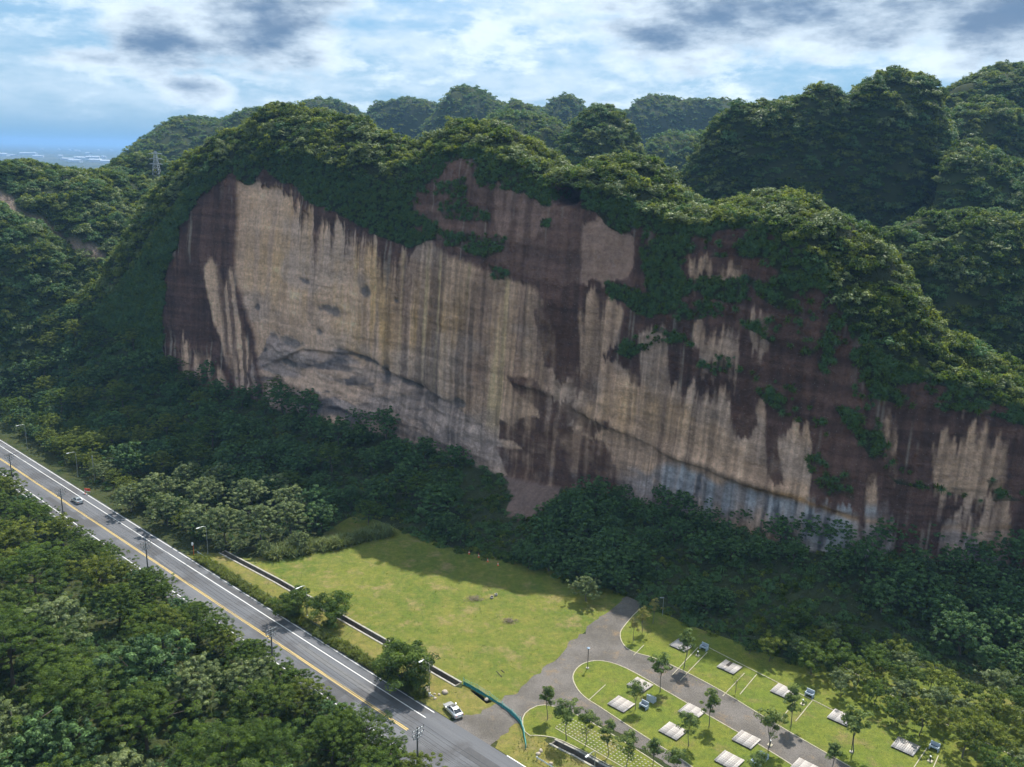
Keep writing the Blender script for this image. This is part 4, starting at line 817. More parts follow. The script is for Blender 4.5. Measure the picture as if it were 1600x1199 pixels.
for p in scatter([(800, 858), (850, 832), (930, 818), (1060, 845), (1150, 875), (1250, 900), (1400, 908), (1640, 915), (1680, 1080), (1560, 1062), (1460, 1020), (1380, 985), (1290, 950), (1210, 925), (1130, 915), (1075, 912), (1030, 880), (990, 915), (930, 925), (870, 893), (805, 874)], 6.0, 92, [park_open, track], tries=30000, seed=12):
    k = r.choice(['deep0', 'deep1', 'deep2', 'deep1']); s = .46 + .36 * r.random()
    lb = zone(p, s) % 'dark broad-leaved tree'; tree(k, p[0], p[1], ground_z(*p) - .1, s, r.random() * 6.28, lb, lb + ' group')
for x, y, s in ((1075, 955, .56), (1105, 962, .6), (1130, 958, .5), (1088, 940, .55)):
    p = g(x, y); tree('deep' + str(int(s * 100) % 3), p[0], p[1], 0, s, x, 'dark bushy tree of the clump beside the gravel path at the back of the park', 'clump beside the gravel path')
for x, y, s in ((826, 888, .5), (858, 892, .6), (890, 908, .62), (930, 918, .66), (965, 925, .6), (996, 908, .62), (870, 872, .6), (940, 895, .68), (720, 850, .5), (690, 838, .55)):
    p = g(x, y); tree('deep' + str(x % 3), p[0], p[1], 0, s, x, 'dark large-leaved shrub-like tree bulging onto the shaded back edge of the meadow', 'large shrubs at the back edge of the meadow')
p = g(915, 940); tree('pale0', p[0], p[1], 0, .6, 1.0, 'large-leaved tree catching the sun at the edge of the shaded forest beside the meadow', None)
# round trees on the verge
for x, y, k, s, l in ((462, 966, 'round0', 1.05, 'rounded dark tree on the verge beside a street lamp, nearer the grove'), (520, 976, 'round0', 1.1, 'rounded tree on the verge touching the drainage channel, next to the street lamp tree'), (628, 1076, 'round1', 1.42, 'largest rounded tree on the verge, standing by the drainage channel near the parked car')):
    p = g(x, y); tree(k, p[0], p[1], 0, s, x, l, None, 'verge_tree')
# park trees
YL = 'slender young tree with a thin trunk planted on the camping lawn'
for i, (bx, by, hp, k) in enumerate(((1070, 1045, 63, 0), (1031, 1081, 62, 1), (993, 1109, 48, 2), (1107, 1136, 62, 3), (1075, 1167, 56, 4), (855, 1124, 54, 0), (884, 1157, 70, 1), (915, 1164, 58, 2), (950, 1183, 58, 3), (979, 1202, 60, 4), (1019, 1208, 56, 0), (1200, 1173, 68, 2), (1236, 1137, 66, 3), (1332, 1176, 76, 1), (1298, 1212, 52, 0), (1052, 1222, 54, 2), (1180, 1225, 52, 4))):
    p = g(bx, by); zs = np.linspace(1, 12, 200); Y = proj(np.column_stack([np.full(200, p[0]), np.full(200, p[1]), zs]))[1]; h = zs[np.argmin(abs(Y - (by - hp)))]
    s = h / 6.0; tree(f'young{k}', p[0], p[1], .05, s, i * 1.7, YL, 'young trees on the camping lawns', 'young_tree')
for i, (bx, by) in enumerate(((990, 1002), (1003, 989), (1020, 975))):
    p = g(bx, by); tree(f'gold{i % 2}', p[0], p[1], .05, .92 + .06 * i, i * 2, 'yellow-leaved slender tree of the trio beside the gravel drive', 'yellow trio by the gravel drive', 'young_tree')
p = g(1149, 1083); tree('bare', p[0], p[1], .05, 1, .5, 'half-bare brownish young tree between two plot kerbs', None, 'young_tree')
p = g(1171, 1023); tree('sapling', p[0], p[1], .02, 1, .5, 'tiny sapling behind the row of camping decks', None, 'young_tree')
SC = {'scrub0': 'grey-green scrubby tree in the thicket behind the camping decks', 'scrub1': 'bright green scrubby tree in the thicket behind the camping decks', 'scrub2': 'olive brown scrubby tree in the thicket behind the camping decks'}
for p in scatter([(1180, 1034), (1192, 1002), (1260, 988), (1340, 1016), (1410, 1042), (1470, 1085), (1540, 1100), (1640, 1120), (1680, 1250), (1560, 1240), (1490, 1190), (1430, 1145), (1370, 1120), (1310, 1088), (1250, 1060)], 4.4, 44, seed=21):
    k = r.choice(['scrub0', 'scrub1', 'scrub2']); tree(k, p[0], p[1], 0, .85 + .5 * r.random(), r.random() * 6.28, SC[k], 'scrub thicket behind the decks: ' + k, 'scrub_tree')

# ------------------------------------------------------------------ rough grass
def strip_pts(s0, s1, o0, o1, n, seed):
    rr = np.random.default_rng(seed); s = s0 + (s1 - s0) * rr.random(n); o = o0 + (o1 - o0) * rr.random(n); return np.array([rp(a, b, .02) for a, b in zip(s, o)])
P = np.vstack([strip_pts(rc(300, 878)[0], rc(690, 1115)[0] - 6, 7.15, 8.7, 900, 1)]); n = len(P)
growth('roadside_grass', P, .75 + .8 * rng.random(n), rng.choice(3, n, p=[.5, .3, .2]), ['g0', 'g1', 'b1'], 'strip of tall rough grass between the road edge and the guard rail')
def patch(poly, n, seed): 
    rr = np.random.default_rng(seed); W_ = np.array(pxpoly_world(poly)); lo, hi = W_.min(0), W_.max(0); q = lo + (hi - lo) * rr.random((n * 4, 2)); m_ = inpoly(q[:, 0], q[:, 1], [tuple(w) for w in W_]); q = q[m_][:n]; return np.column_stack([q, np.full(len(q), .02)])
P = np.vstack([patch([(408, 874), (430, 858), (490, 852), (486, 866), (440, 876)], 130, 2), patch([(492, 858), (540, 846), (600, 828), (615, 838), (560, 850), (505, 864)], 150, 3)]); n = len(P)
growth('tall_reeds', P, 1.6 + 1.2 * rng.random(n), rng.choice(2, n, p=[.55, .45]), ['reed', 'g0'], 'stand of tall pale reeds at the top edge of the meadow')
P = np.vstack([patch([(390, 880), (722, 1072), (800, 1088), (940, 966), (1040, 880), (880, 850), (760, 760), (560, 840)], 2600, 4), patch([(968, 1000), (1040, 935), (1230, 992), (1500, 1150), (1300, 1180)], 900, 5), patch([(824, 1140), (868, 1164), (950, 1210), (830, 1199), (792, 1167)], 400, 6), patch([(310, 880), (360, 872), (720, 1080), (700, 1110)], 700, 7)]); n = len(P)
growth('rough_tufts', P, .08 + .14 * rng.random(n) ** 2, rng.choice(2, n), ['g0', 'g1'], 'scattered rough grass tufts over the meadow and lawns')
P = patch([(1060, 880), (1330, 880), (1640, 900), (1640, 1050), (1450, 990), (1300, 935), (1150, 905)], 700, 8); P = np.vstack([P, patch([(760, 870), (800, 800), (880, 790), (1000, 900), (940, 930)], 200, 9), patch([(-200, 800), (-20, 800), (420, 1070), (640, 1230), (600, 1420), (-300, 1420)], 2600, 10), patch([(20, 655), (300, 640), (640, 760), (480, 850), (330, 850), (100, 735)], 900, 11)]); n = len(P)
P = P[[abs(ro(q[:2])) > 8 for q in P]]; n = len(P)
growth('forest_undergrowth', P, .7 + .9 * rng.random(n), rng.choice(3, n, p=[.4, .35, .25]), ['b4', 'b0', 't1'], 'low dark undergrowth on the floor of the woods')

# ------------------------------------------------------------------ street furniture
def street_lamp(s, o, h, label, toward=-1, ang=None):
    e = empty('street_lamp', rp(s, o), RZ + (math.pi / 2 if toward < 0 else -math.pi / 2) if ang is None else ang)     # local +x points over the road after the turn below
    e.rotation_euler[2] = RZ - math.pi / 2 if ang is None else ang
    MB().lathe([(.2, 0), (.2, .08), (.11, .1), (.1, .5), (.085, .55)], 10).build('base', STEEL, e)
    pts = [(0, 0, .5), (0, 0, h * .55), (0, 0, h - .5), (.12, 0, h - .16), (.45, 0, h + .02), (1.2, 0, h + .1), (1.75, 0, h + .08)]
    MB().tube(pts, [.08, .065, .055, .052, .048, .042, .038], 8).build('pole', STEEL, e, True)
    hd = MB().box((2.1, 0, h + .06), (.78, .3, .14)).build('lamp_head', WHITE, e, True, .05)
    MB().box((2.16, 0, h - .03), (.5, .22, .05)).build('lens', STEEL, hd)
    return tag(e, label, 'street lamp')
street_lamp(*rc(43, 702), 8.2, 'grey curved-arm street lamp in front of the wooded slope, beyond the red sign')
street_lamp(*rc(122, 745), 7.7, 'grey curved-arm street lamp standing next to the plain steel post')
street_lamp(*rc(325, 866), 7.3, 'grey curved-arm street lamp by the sunlit grove at the start of the guard rail')
street_lamp(*rc(480, 962), 7.0, 'grey curved-arm street lamp between the two rounded verge trees')
street_lamp(*rc(671, 1083), 7.3, 'grey curved-arm street lamp standing among boulders near the parked car')
_p = g(918, 1180, 7.4)[:2] - RA; street_lamp(float(_p @ RD), float(_p @ RN) + 2.0, 7.2, 'grey curved-arm street lamp beside the short drainage channel')
e = tag(empty('steel_post', rp(*rc(148, 752))), 'plain pale steel post standing beside the red sign', 'post')
MB().tube([(0, 0, 0), (0, 0, 7.6)], [.13, .11], 10).build('post', STEEL, e, True); MB().lathe([(.16, 0), (.16, .1)], 10, (0, 0, 7.6)).build('cap', STEEL, e)
def park_lamp(x, y, h, label):
    p = g(x, y); e = tag(empty('park_lamp', (p[0], p[1], .05)), label, 'lamp')
    MB().lathe([(.32, 0), (.32, .18), (.12, .22)], 10).build('base', CONC, e); MB().tube([(0, 0, .2), (0, 0, h - .35)], .07, 8).build('pole', DARKMET, e, True)
    MB().lathe([(.12, h - .35), (.14, h - .1), (.34, h - .08), (.3, h), (.05, h + .06)], 12).build('lamp_head', mat('lamp_blue', (.12, .2, .3), .4), e, True)
park_lamp(918, 1045, 4.4, 'dark park lamp with small blue head on the rounded tip of the lawn'); park_lamp(1330, 1176, 4.8, 'dark park lamp standing against a young tree on the camping lawn')
e = tag(empty('park_light_pole', (*g(1035, 962)[:2], 0)), 'tall thin grey light pole behind the trio of yellow trees', 'pole')
MB().tube([(0, 0, 0), (0, 0, 4.2)], [.07, .05], 8).build('pole', STEEL, e, True); MB().box((-.35, 0, 4.2), (.9, .3, .1)).build('lamp_head', STEEL, e)

INS = mat('insulator_ceramic', (.16, .15, .14), .3)
def utility_pole(s, o, h, label):
    e = tag(empty('utility_pole', rp(s, o), RZ), label, 'utility pole')
    MB().tube([(0, 0, -.2), (0, 0, h)], [.19, .11], 10).build('pole', POLE, e, True)
    for z, w in ((h - .35, 2.4), (h - 1.15, 2.4), (h - 1.75, 1.8)):
        a = MB().box((.14, 0, z), (.1, w, .12)).build('crossarm', STEEL, e)
        MB().tube([(.14, w * .32, z), (.1, 0, z - .55)], .025, 5).tube([(.14, -w * .32, z), (.1, 0, z - .55)], .025, 5).build('brace', STEEL, a)
        for y in (-w * .46, -w * .22, w * .22, w * .46): MB().lathe([(.03, .06), (.07, .1), (.05, .16), (.08, .2), (.05, .28), (.03, .32)], 8, (.14, y, z)).build('insulator', INS, a)
    MB().lathe([(.16, 0), (.18, .05), (.18, .7), (.1, .78)], 10, (-.02, .34, h * .42)).build('junction_can', DARKMET, e, True)
    return e
PL = []
for x, y, h, l in ((14, 709, 11.9, 'utility pole at the roadside beyond the approaching car'), (94, 764, 11.9, 'utility pole at the roadside across from the approaching car'), (227, 846, 11.9, 'utility pole rising behind the tall tree that overhangs the lane'), (423, 980, 11.6, 'utility pole across the road from the two rounded verge trees'), (652, 1136, 11.2, 'utility pole with crowded crossarms across the road from the parked car')):
    q = g(x, y, h)[:2] - RA; PL.append((float(q @ RD), -7.5, h)); 
    PL[-1] = (float(q @ RD), float(np.clip(q @ RN, -8.6, -7.0)), h); utility_pole(*PL[-1], l)
PL = [(PL[0][0] - 45, -7.5, 11.9)] + PL + [(PL[-1][0] + 42, -7.5, 11.4)]
CABLE = mat('cable', (.02, .02, .022), .6)
for k, (dz, dy) in enumerate(((-.05, -1.1), (-.05, 1.1), (-.85, -1.1), (-.85, 1.1), (-1.5, -.8), (-1.5, .8))):
    pts = []
    for (s0, o0, h0), (s1, o1, h1) in zip(PL[:-1], PL[1:]):
        for t in np.linspace(0, 1, 9)[:-1]: pts.append(rp(s0 + (s1 - s0) * t, o0 + (o1 - o0) * t + dy, h0 + (h1 - h0) * t + dz - 3.2 * t * (1 - t) * .7))
    c = MB().tube(pts, .022, 4, False).build('power_cable', CABLE); tag(c, 'thin black power cable strung along the utility poles', 'cable', 'power cables along the road')

# guard rails
def guard_rail(s0, s1, o, label):
    e = tag(empty('guard_rail', rp(s0, o), RZ), label, 'guard rail'); L = s1 - s0
    pr = [(0, .50), (.04, .53), (.0, .58), (.0, .62), (.04, .67), (0, .72)]; V = []; Fc = []
    for k, (y, z) in enumerate(pr): V += [(0, -y, z), (L, -y, z)]
    V += [(x, y + .012, z) for x, y, z in V]; n = len(pr); 
    for b in (0, 2 * n): Fc += [(b + 2 * k, b + 2 * k + 1, b + 2 * k + 3, b + 2 * k + 2) for k in range(n - 1)]
    Fc += [(2 * n - 2, 2 * n - 1, 4 * n - 1, 4 * n - 2), (0, 1, 2 * n + 1, 2 * n)]
    MB().add(V, Fc).build('rail_beam', RAILM, e)
    for x in np.arange(.2, L, 3.8): MB().box((x, .09, .36), (.12, .14, .76)).build('post', STEEL, e)
RAILM = mat('rail_paint', (.55, .62, .66), .45, .3, var=(.4, .45, .48), scale=1.2)
guard_rail(rc(302, 868)[0], rc(436, 941)[0], 9.0, 'long pale guard rail beside the verge, starting at the sunlit grove')
guard_rail(rc(480, 968)[0], rc(560, 1022)[0], 9.0, 'pale guard rail in front of the rounded verge trees'); guard_rail(rc(650, 1072)[0], rc(682, 1092)[0], 8.9, 'short end piece of pale guard rail by the boulders near the parked car')
guard_rail(rc(845, 1182)[0], rc(900, 1225)[0], 9.3, 'pale guard rail beside the short drainage channel')
# traffic mirror, red roadwork sign
RED = mat('red_orange_plastic', (.62, .07, .03), .5); ORG = mat('cone_orange', (.7, .12, .03), .5)
e = tag(empty('traffic_mirror', rp(*rc(303, 868)), RZ), 'round white-backed traffic mirror on a post by the sunlit grove', 'mirror')
MB().tube([(0, 0, 0), (0, 0, 3.2)], .05, 8).build('post', ORG, e, True); MB().lathe([(.05, 0), (.42, .05), (.45, .1), (.3, .16), (.02, .2)], 16).build('mirror_dish', WHITE, e, True).matrix_local = Matrix.Translation((0, -.1, 3.0)) @ Matrix.Rotation(math.radians(80), 4, 'X')
e = tag(empty('roadwork_sign', rp(*rc(137, 772)), RZ + .5), 'red and white roadwork board beside the road near the plain post', 'sign')
MB().box((0, 0, 1.25), (1.9, .06, .75)).build('board', RED, e); MB().box((0, -.035, .80), (1.9, .05, .16)).build('white_strip', WHITE, e)
for x in (-.8, .8): MB().tube([(x, .2, 0), (x, .05, 1.6)], .03, 6).build('leg', STEEL, e)
e = tag(empty('warning_lamp_post', rp(*rc(133, 772))), 'short red warning post in front of the roadwork board', 'post'); MB().lathe([(.2, 0), (.2, .06), (.07, .08), (.06, .9)], 8).build('post', RED, e); MB().lathe([(.1, .9), (.12, 1.1), (.03, 1.2)], 8).build('lamp', WHITE, e)
# traffic cones
def cone(x, y, label, group=None):
    p = g(x, y); e = tag(empty('traffic_cone', (p[0], p[1], .03)), label, 'traffic cone', group)
    MB().box((0, 0, .03), (.42, .42, .06)).build('base', ORG, e); MB().lathe([(.17, .06), (.03, .95)], 12).build('body', ORG, e, True); MB().lathe([(.128, .36), (.098, .56)], 12).build('reflective_band', WHITE, e)
for x, y in ((733, 866), (748, 871), (762, 878), (778, 884)): cone(x, y, 'orange traffic cone in the row at the top of the meadow', 'row of cones on the meadow')
cone(1050, 902, 'single orange traffic cone at the end of the shaded gravel drive')

# ------------------------------------------------------------------ cars
GLASS = mat('car_glass', (.02, .025, .03), .08, spec=.8); TYRE = mat('tyre_rubber', (.018, .018, .019), .85); RIM = mat('wheel_alloy', (.5, .51, .53), .3, .9); LAMPW = mat('headlight', (.75, .77, .8), .15); LAMPR = mat('tail_light', (.35, .012, .012), .2); BLK = mat('black_plastic', (.02, .02, .021), .6)
def ring_loft(st, prof):
    """loft symmetric rings; st: list of (x, halfwidth, z0, z1); prof: [(wfrac, zfrac)] up one side"""
    V, n = [], len(prof) * 2
    for x, w, z0, z1 in st: V += [(x, a * w, z0 + b * (z1 - z0)) for a, b in prof] + [(x, -a * w, z0 + b * (z1 - z0)) for a, b in prof[::-1]]
    Fc = [(i * n + q, i * n + (q + 1) % n, (i + 1) * n + (q + 1) % n, (i + 1) * n + q) for i in range(len(st) - 1) for q in range(n)] + [tuple(range(n))[::-1], tuple((len(st) - 1) * n + q for q in range(n))]
    return V, Fc
def car(loc, rz, paintc, label, sunroof):
    e = tag(empty('car', loc, rz), label, 'car'); PA = mat('car_paint', paintc, .25, .55, coat=.6)
    V, Fc = ring_loft([(2.3, .62, .32, .62), (2.2, .8, .24, .72), (1.9, .87, .2, .80), (1.2, .9, .2, .90), (.6, .9, .2, .96), (-.6, .9, .2, .98), (-1.4, .9, .2, .99), (-1.95, .88, .22, .98), (-2.22, .82, .26, .93), (-2.32, .68, .34, .72)], [(.0, 0), (.9, 0), (.97, .12), (1, .35), (1, .7), (.95, .92), (.8, 1), (0, 1.02)])
    MB().add(V, Fc).build('body', PA, e, True)
    V, Fc = ring_loft([(1.02, .74, .9, .93), (.25, .70, .92, 1.38), (-.2, .68, .92, 1.44), (-.75, .67, .92, 1.42), (-1.2, .66, .94, 1.30), (-1.82, .70, .95, .99)], [(0, 0), (1, 0), (.98, .3), (.9, .8), (.8, 1), (0, 1.0)])
    cab = MB().add(V, Fc).build('cabin_glass', GLASS, e, True)
    V, Fc = ring_loft([(.22, .58, 1.37, 1.40), (-.2, .57, 1.44, 1.475), (-.75, .57, 1.42, 1.455), (-1.05, .55, 1.35, 1.38)], [(0, 0), (1, 0), (1, .6), (.9, 1), (0, 1.1)]); rf = MB().add(V, Fc).build('roof', PA, e, True)
    if sunroof: MB().box((-.2, 0, 1.478), (.5, .72, .02)).build('sunroof', BLK, rf)
    for sgn in (-1, 1):
        MB().tube([(1.0, sgn * .74, .93), (.24, sgn * .62, 1.38)], .045, 6).tube([(-1.08, sgn * .6, 1.36), (-1.8, sgn * .68, .98)], .05, 6).tube([(-.35, sgn * .8, .95), (-.35, sgn * .62, 1.42)], .04, 6).build('pillar', PA, e)
        MB().box((1.02 - .2, sgn * .98, 1.0), (.14, .2, .13)).build('mirror', PA, e, False, .03)
        MB().box((2.16, sgn * .58, .62), (.2, .36, .14), sgn * -.35).build('headlight', LAMPW, e, False, .03); MB().box((-2.22, sgn * .6, .78), (.16, .36, .15), sgn * .3).build('tail_light', LAMPR, e, False, .03)
        d = MB().box((.1, sgn * .905, .84), (.2, .02, .04)).build('door_handle', RIM, e)
        MB().box((.25, sgn * .903, .6), (.012, .012, .6)).box((-.55, sgn * .903, .6), (.012, .012, .6)).build('door_seam', BLK, e)
        for x in (1.38, -1.38):
            w = MB().lathe([(.2, -.1), (.3, -.1), (.33, -.06), (.33, .06), (.3, .1), (.2, .1)], 16).build('wheel', TYRE, e, True); w.matrix_local = Matrix.Translation((x, sgn * .8, .33)) @ Matrix.Rotation(math.pi / 2, 4, 'X')
            MB().lathe([(.2, -.105), (.2, .105)], 14).lathe([(.06, -.115), (.06, .115)], 8).build('rim', RIM, w)
    MB().box((2.28, 0, .48), (.06, .7, .2)).build('grille', BLK, e); MB().box((-2.31, 0, .62), (.03, .5, .14)).build('number_plate', WHITE, e)
    return e
_q = g(708, 1114); _c = _q[:2] - RA
car((_q[0], _q[1], .05), RZ + math.pi + math.radians(-14), (.62, .63, .65), 'silver sedan with dark sunroof parked at the gravel entrance', True)
_q = RA + RD * 1.0 + RN * 2.3; car((_q[0], _q[1], .055), RZ + math.pi, (.42, .45, .47), 'grey car driving on the road beside the roadwork board', False)

# ------------------------------------------------------------------ netting fence at the park gate
NET = mat('teal_net', (.03, .25, .25), .7, var=(.02, .16, .17), scale=4); NETL = mat('teal_wire', (.12, .42, .38), .6)
fp = resample([g(x, y)[:2] for x, y in ((724, 1070), (745, 1082), (765, 1093), (785, 1106), (800, 1118), (813, 1132), (818, 1150), (821, 1171))], 2.2, False)
e = tag(empty('net_fence', (*fp[0], 0)), 'sagging teal netting fence with wire top across the gravel entrance', 'fence')
hh = 1.35 + .25 * np.sin(np.arange(len(fp)) * 1.3)
for k, p in enumerate(fp): MB().tube([(*(p - fp[0]), 0), (*(p - fp[0] + np.array([.06 * math.sin(k * 2.1), .05])), hh[k] + .1)], .035, 6).build('post', NETL, e)
for k in range(len(fp) - 1):
    a, b = fp[k] - fp[0], fp[k + 1] - fp[0]; V = []; m_ = 6
    nrm = np.array([-(b - a)[1], (b - a)[0]]); nrm /= np.linalg.norm(nrm) + 1e-9
    for i in range(m_ + 1):
        t = i / m_; p = a + (b - a) * t + nrm * .12 * math.sin(t * math.pi); zt = .72 + .12 * math.sin(k * 1.7 + t * 3) - .15 * math.sin(t * math.pi); V += [(p[0], p[1], .03), (p[0] + nrm[0] * .12, p[1] + nrm[1] * .12, zt * .5), (p[0], p[1], zt)]
    Fc = [(3 * i + j, 3 * i + 3 + j, 3 * i + 4 + j, 3 * i + 1 + j) for i in range(m_) for j in range(2)]; nt_ = MB().add(V, Fc).build('net_panel', NET, e); nt_.modifiers.new('thickness', 'SOLIDIFY').thickness = .03
    w = MB()
    for f in (.68, .84, 1.0): w.tube([(*a, hh[k] * f), (*((a + b) / 2), (hh[k] + hh[k + 1]) / 2 * f - .1), (*b, hh[k + 1] * f)], .016, 4)
    for t in (.2, .4, .6, .8): q = a + (b - a) * t; w.tube([(*q, .6), (*q, (hh[k] * (1 - t) + hh[k + 1] * t) - .07)], .012, 4)
    w.build('wire_mesh', NETL, e)

# ------------------------------------------------------------------ camping decks
WOODM = []
for k in range(4): c = .36 + .06 * k; WOODM.append(mat(f'weathered_deck_wood{k}', (c, c * .93, c * .87), .85, var=(c * .62, c * .56, c * .52), scale=2.5, bump=.25, bscale=9))
FRAME = mat('deck_frame', (.05, .04, .032), .9)
BAYROT = math.radians(-42.5); PLANK = [np_mesh('plank', *(lambda L: ([(x, y, z) for z in (0, .035) for x, y in ((-.155, -L), (.155, -L), (.155, L), (-.155, L))], [(3, 2, 1, 0), (4, 5, 6, 7), (0, 1, 5, 4), (1, 2, 6, 5), (2, 3, 7, 6), (3, 0, 4, 7)]))(1.74)) for _ in range(4)]
for m_, me in zip(WOODM, PLANK): me.materials.append(m_)
DK = [(1065, 1008, 'in front of the stone sink nearest the yellow trees'), (1140, 1042, 'with dark gaps in its boards, beside the half-bare tree'), (1000, 1070, 'half hidden by a young tree at the lawn tip'), (970.5, 1100, 'on the rounded lawn beside the pair of stone sinks'), (1081, 1111.5, 'half hidden by a young tree along the gravel path'), (1051.5, 1142, 'on the middle lawn edge facing the paved grass strip'), (1224, 1080, 'beside the second stone sink of the row below the thicket'), (1166, 1155.5, 'on the middle lawn beside the second pair of stone sinks'), (1139.5, 1188, 'on the middle lawn edge below the second pair of stone sinks'), (1314, 1121, 'behind the park lamp on the lawn below the thicket'), (1258, 1200, 'at the end of the middle lawn beside the gravel path'), (1415, 1166, 'beside the stone sink overgrown by the thicket')]
for k, (x, y, l) in enumerate(DK):
    p = g(x, y, .32); e = tag(empty('camping_deck', (p[0], p[1], .07), BAYROT), 'weathered wooden camping deck ' + l, 'deck', 'camping decks on the lawns')
    MB().box((0, 0, .13), (3.34, 3.3, .2)).build('frame', FRAME, e)
    for i in range(11):
        if k == 1 and i in (3, 4): 
            o = link('plank', PLANK[i % 4], None, e); o.location = (-1.66 + .332 * i, -.9, .235); o.scale = (1, .45, 1); continue
        o = link('plank', PLANK[(i * 7 + k * 3) % 4], None, e); o.location = (-1.66 + .332 * i, .02 * math.sin(i * 3 + k), .235 + .006 * math.sin(i * 5 + k))
STONE = mat('blue_grey_stone', (.40, .46, .52), .7, var=(.31, .36, .42), scale=2, bump=.15); BASIN = mat('sink_basin', (.12, .15, .19), .5)
def sink(x, y, rz, label):
    p = g(x, y, .5); e = tag(empty('stone_sink', (p[0], p[1], .07), rz), label, 'sink')
    MB().box((0, .42, .62), (1.5, .14, 1.24)).build('back_panel', STONE, e, False, .02); MB().box((-.68, -.05, .4), (.13, .8, .8)).build('side_panel', STONE, e, False, .02); MB().box((.68, -.05, .4), (.13, .8, .8)).build('side_panel', STONE, e, False, .02)
    MB().box((0, -.38, .66), (1.24, .12, .3)).build('front_lip', STONE, e, False, .02); b = MB().box((0, 0, .58), (1.23, .68, .06)).build('basin', BASIN, e); MB().tube([(0, .3, .6), (0, .3, .98), (0, .12, 1.0)], .025, 6).build('tap', STEEL, b)
SR = BAYROT
sink(1100, 1012, SR, 'blue-grey stone sink at the head of the row below the thicket'); sink(1265, 1085, SR, 'blue-grey stone sink at the middle of the row below the thicket'); sink(1460, 1168, SR, 'blue-grey stone sink partly overgrown by the thicket')
sink(1018, 1092, SR + math.pi, 'blue-grey stone sink seen from its back, on the rounded lawn'); sink(1006, 1103, SR, 'blue-grey stone sink open to the front, on the rounded lawn'); sink(1193, 1181, SR + math.pi, 'blue-grey stone sink seen from its back, near the path bend'); sink(1181, 1192, SR, 'blue-grey stone sink open to the front, near the path bend')
def tap_post(x, y, label):
    p = g(x, y); e = tag(empty('tap_pedestal', (p[0], p[1], .07), SR), label, 'tap'); MB().box((0, 0, .05), (.75, .75, .1)).build('slab', KERB, e); MB().box((0, 0, .45), (.18, .18, .75)).build('post', DARKMET, e); MB().lathe([(.14, .82), (.16, .95), (.06, 1.02)], 10).build('cap', WHITE, e)
tap_post(1090, 1025, 'small tap pedestal in front of the sink nearest the yellow trees'); tap_post(1254, 1101, 'small tap pedestal in front of the middle sink of the row'); tap_post(1453, 1190, 'small tap pedestal in front of the overgrown sink'); tap_post(1203, 1165, 'small tap pedestal beside the young tree at the gravel path')
# kerb lines between the plots
for a, b in (((1091, 1012), (1050, 1056)), ((1105, 1020), (1063, 1064)), ((1163, 1053), (1129, 1089)), ((1182, 1055), (1156, 1086)), ((1247, 1091), (1220, 1125)), ((1269, 1096), (1243, 1128)), ((1448, 1170), (1420, 1212)), ((1466, 1182), (1452, 1215)), ((1006, 1009), (990, 1025)), ((946, 1071), (921, 1094)), ((1108, 1013), (1190, 1055)), ((1190, 1055), (1330, 1125))):
    k = kerb_run('plot_kerb', np.array(px([a, b])), .13, .10, KERB, None, .06); tag(k, 'low narrow stone kerb dividing the camping plots', 'kerb', 'kerbs between the camping plots')
# paving blocks in the grass strip
cellm = np_mesh('paver', [(x, y, z) for z in (0, .05) for x, y in ((-.15, -.15), (.15, -.15), (.15, .15), (-.15, .15))], [(3, 2, 1, 0), (4, 5, 6, 7), (0, 1, 5, 4), (1, 2, 6, 5), (2, 3, 7, 6), (3, 0, 4, 7)]); cellm.materials.append(mat('paver_concrete', (.33, .31, .24), .9, var=(.14, .15, .07), scale=3))
p0 = g(882, 1128)[:2]; ux = np.array([math.cos(BAYROT), math.sin(BAYROT)]); uy = np.array([-ux[1], ux[0]])
e = tag(empty('grass_paving', (*p0, .07)), 'strip of pale paving blocks set in the grass below the young trees', 'paving'); kerb_run('border', np.array([-uy * 2.5, ux * 30 - uy * 2.5]), .14, .06, KERB, e)
for i in range(44):
    for j in range(6):
        o = link('paver', cellm, None, e); v = ux * (i * .68) + uy * (j * .68 - 2.0); rr = vn(i * 3.1, j * 2.7); o.location = (v[0], v[1], -.01 - .02 * rr); o.rotation_euler[2] = BAYROT + (rr - .5) * .1
# boulders, brush, debris
BOUL = mat('boulder_rock', (.44, .38, .31), .9, var=(.3, .25, .2), scale=2.2, bump=.5, bscale=5)
def boulder(x, y, s, seed, label, group=None):
    bm = bmesh.new(); bmesh.ops.create_icosphere(bm, subdivisions=3, radius=1); rr = np.random.default_rng(seed); of = rr.random(3) * 50
    for v in bm.verts:
        c = v.co; k = .72 + .55 * float(fbm(np.array(c.x * 1.1 + of[0] + c.z), np.array(c.y * 1.1 + of[1]), 3)); v.co = Vector((c.x * k * 1.15, c.y * k * .9, max(c.z * k * .75, -.3)))
    me = bpy.data.meshes.new('boulder'); bm.to_mesh(me); bm.free(); me.polygons.foreach_set('use_smooth', np.ones(len(me.polygons), bool)); me.set_sharp_from_angle(angle=.6)
    p = g(x, y); o = link('boulder', me, BOUL); o.location = (p[0], p[1], s * .25); o.scale = (s, s, s); o.rotation_euler[2] = seed; tag(o, label, 'boulder', group)
boulder(665, 1079, .75, 1, 'largest pale boulder, at the foot of the street lamp near the parked car'); boulder(695, 1083, .6, 2, 'rounded boulder lying alone on the verge above the parked car')
for i, (x, y, s) in enumerate(((672, 1088, .35), (680, 1092, .3), (686, 1086, .28), (679, 1085, .25))): boulder(x, y, s, 3 + i, 'small stone of the heap between the two large boulders', 'stones by the street lamp')
for i, (x, y, s) in enumerate(((841, 1179, .38), (845, 1174, .36), (861, 1194, .35))): boulder(x, y, s, 13 + i, 'pale rounded stone on the verge by the end of the netting fence', 'stones by the netting fence')
boulder(760, 1094, .4, 23, 'white rounded lump resting against the netting fence')
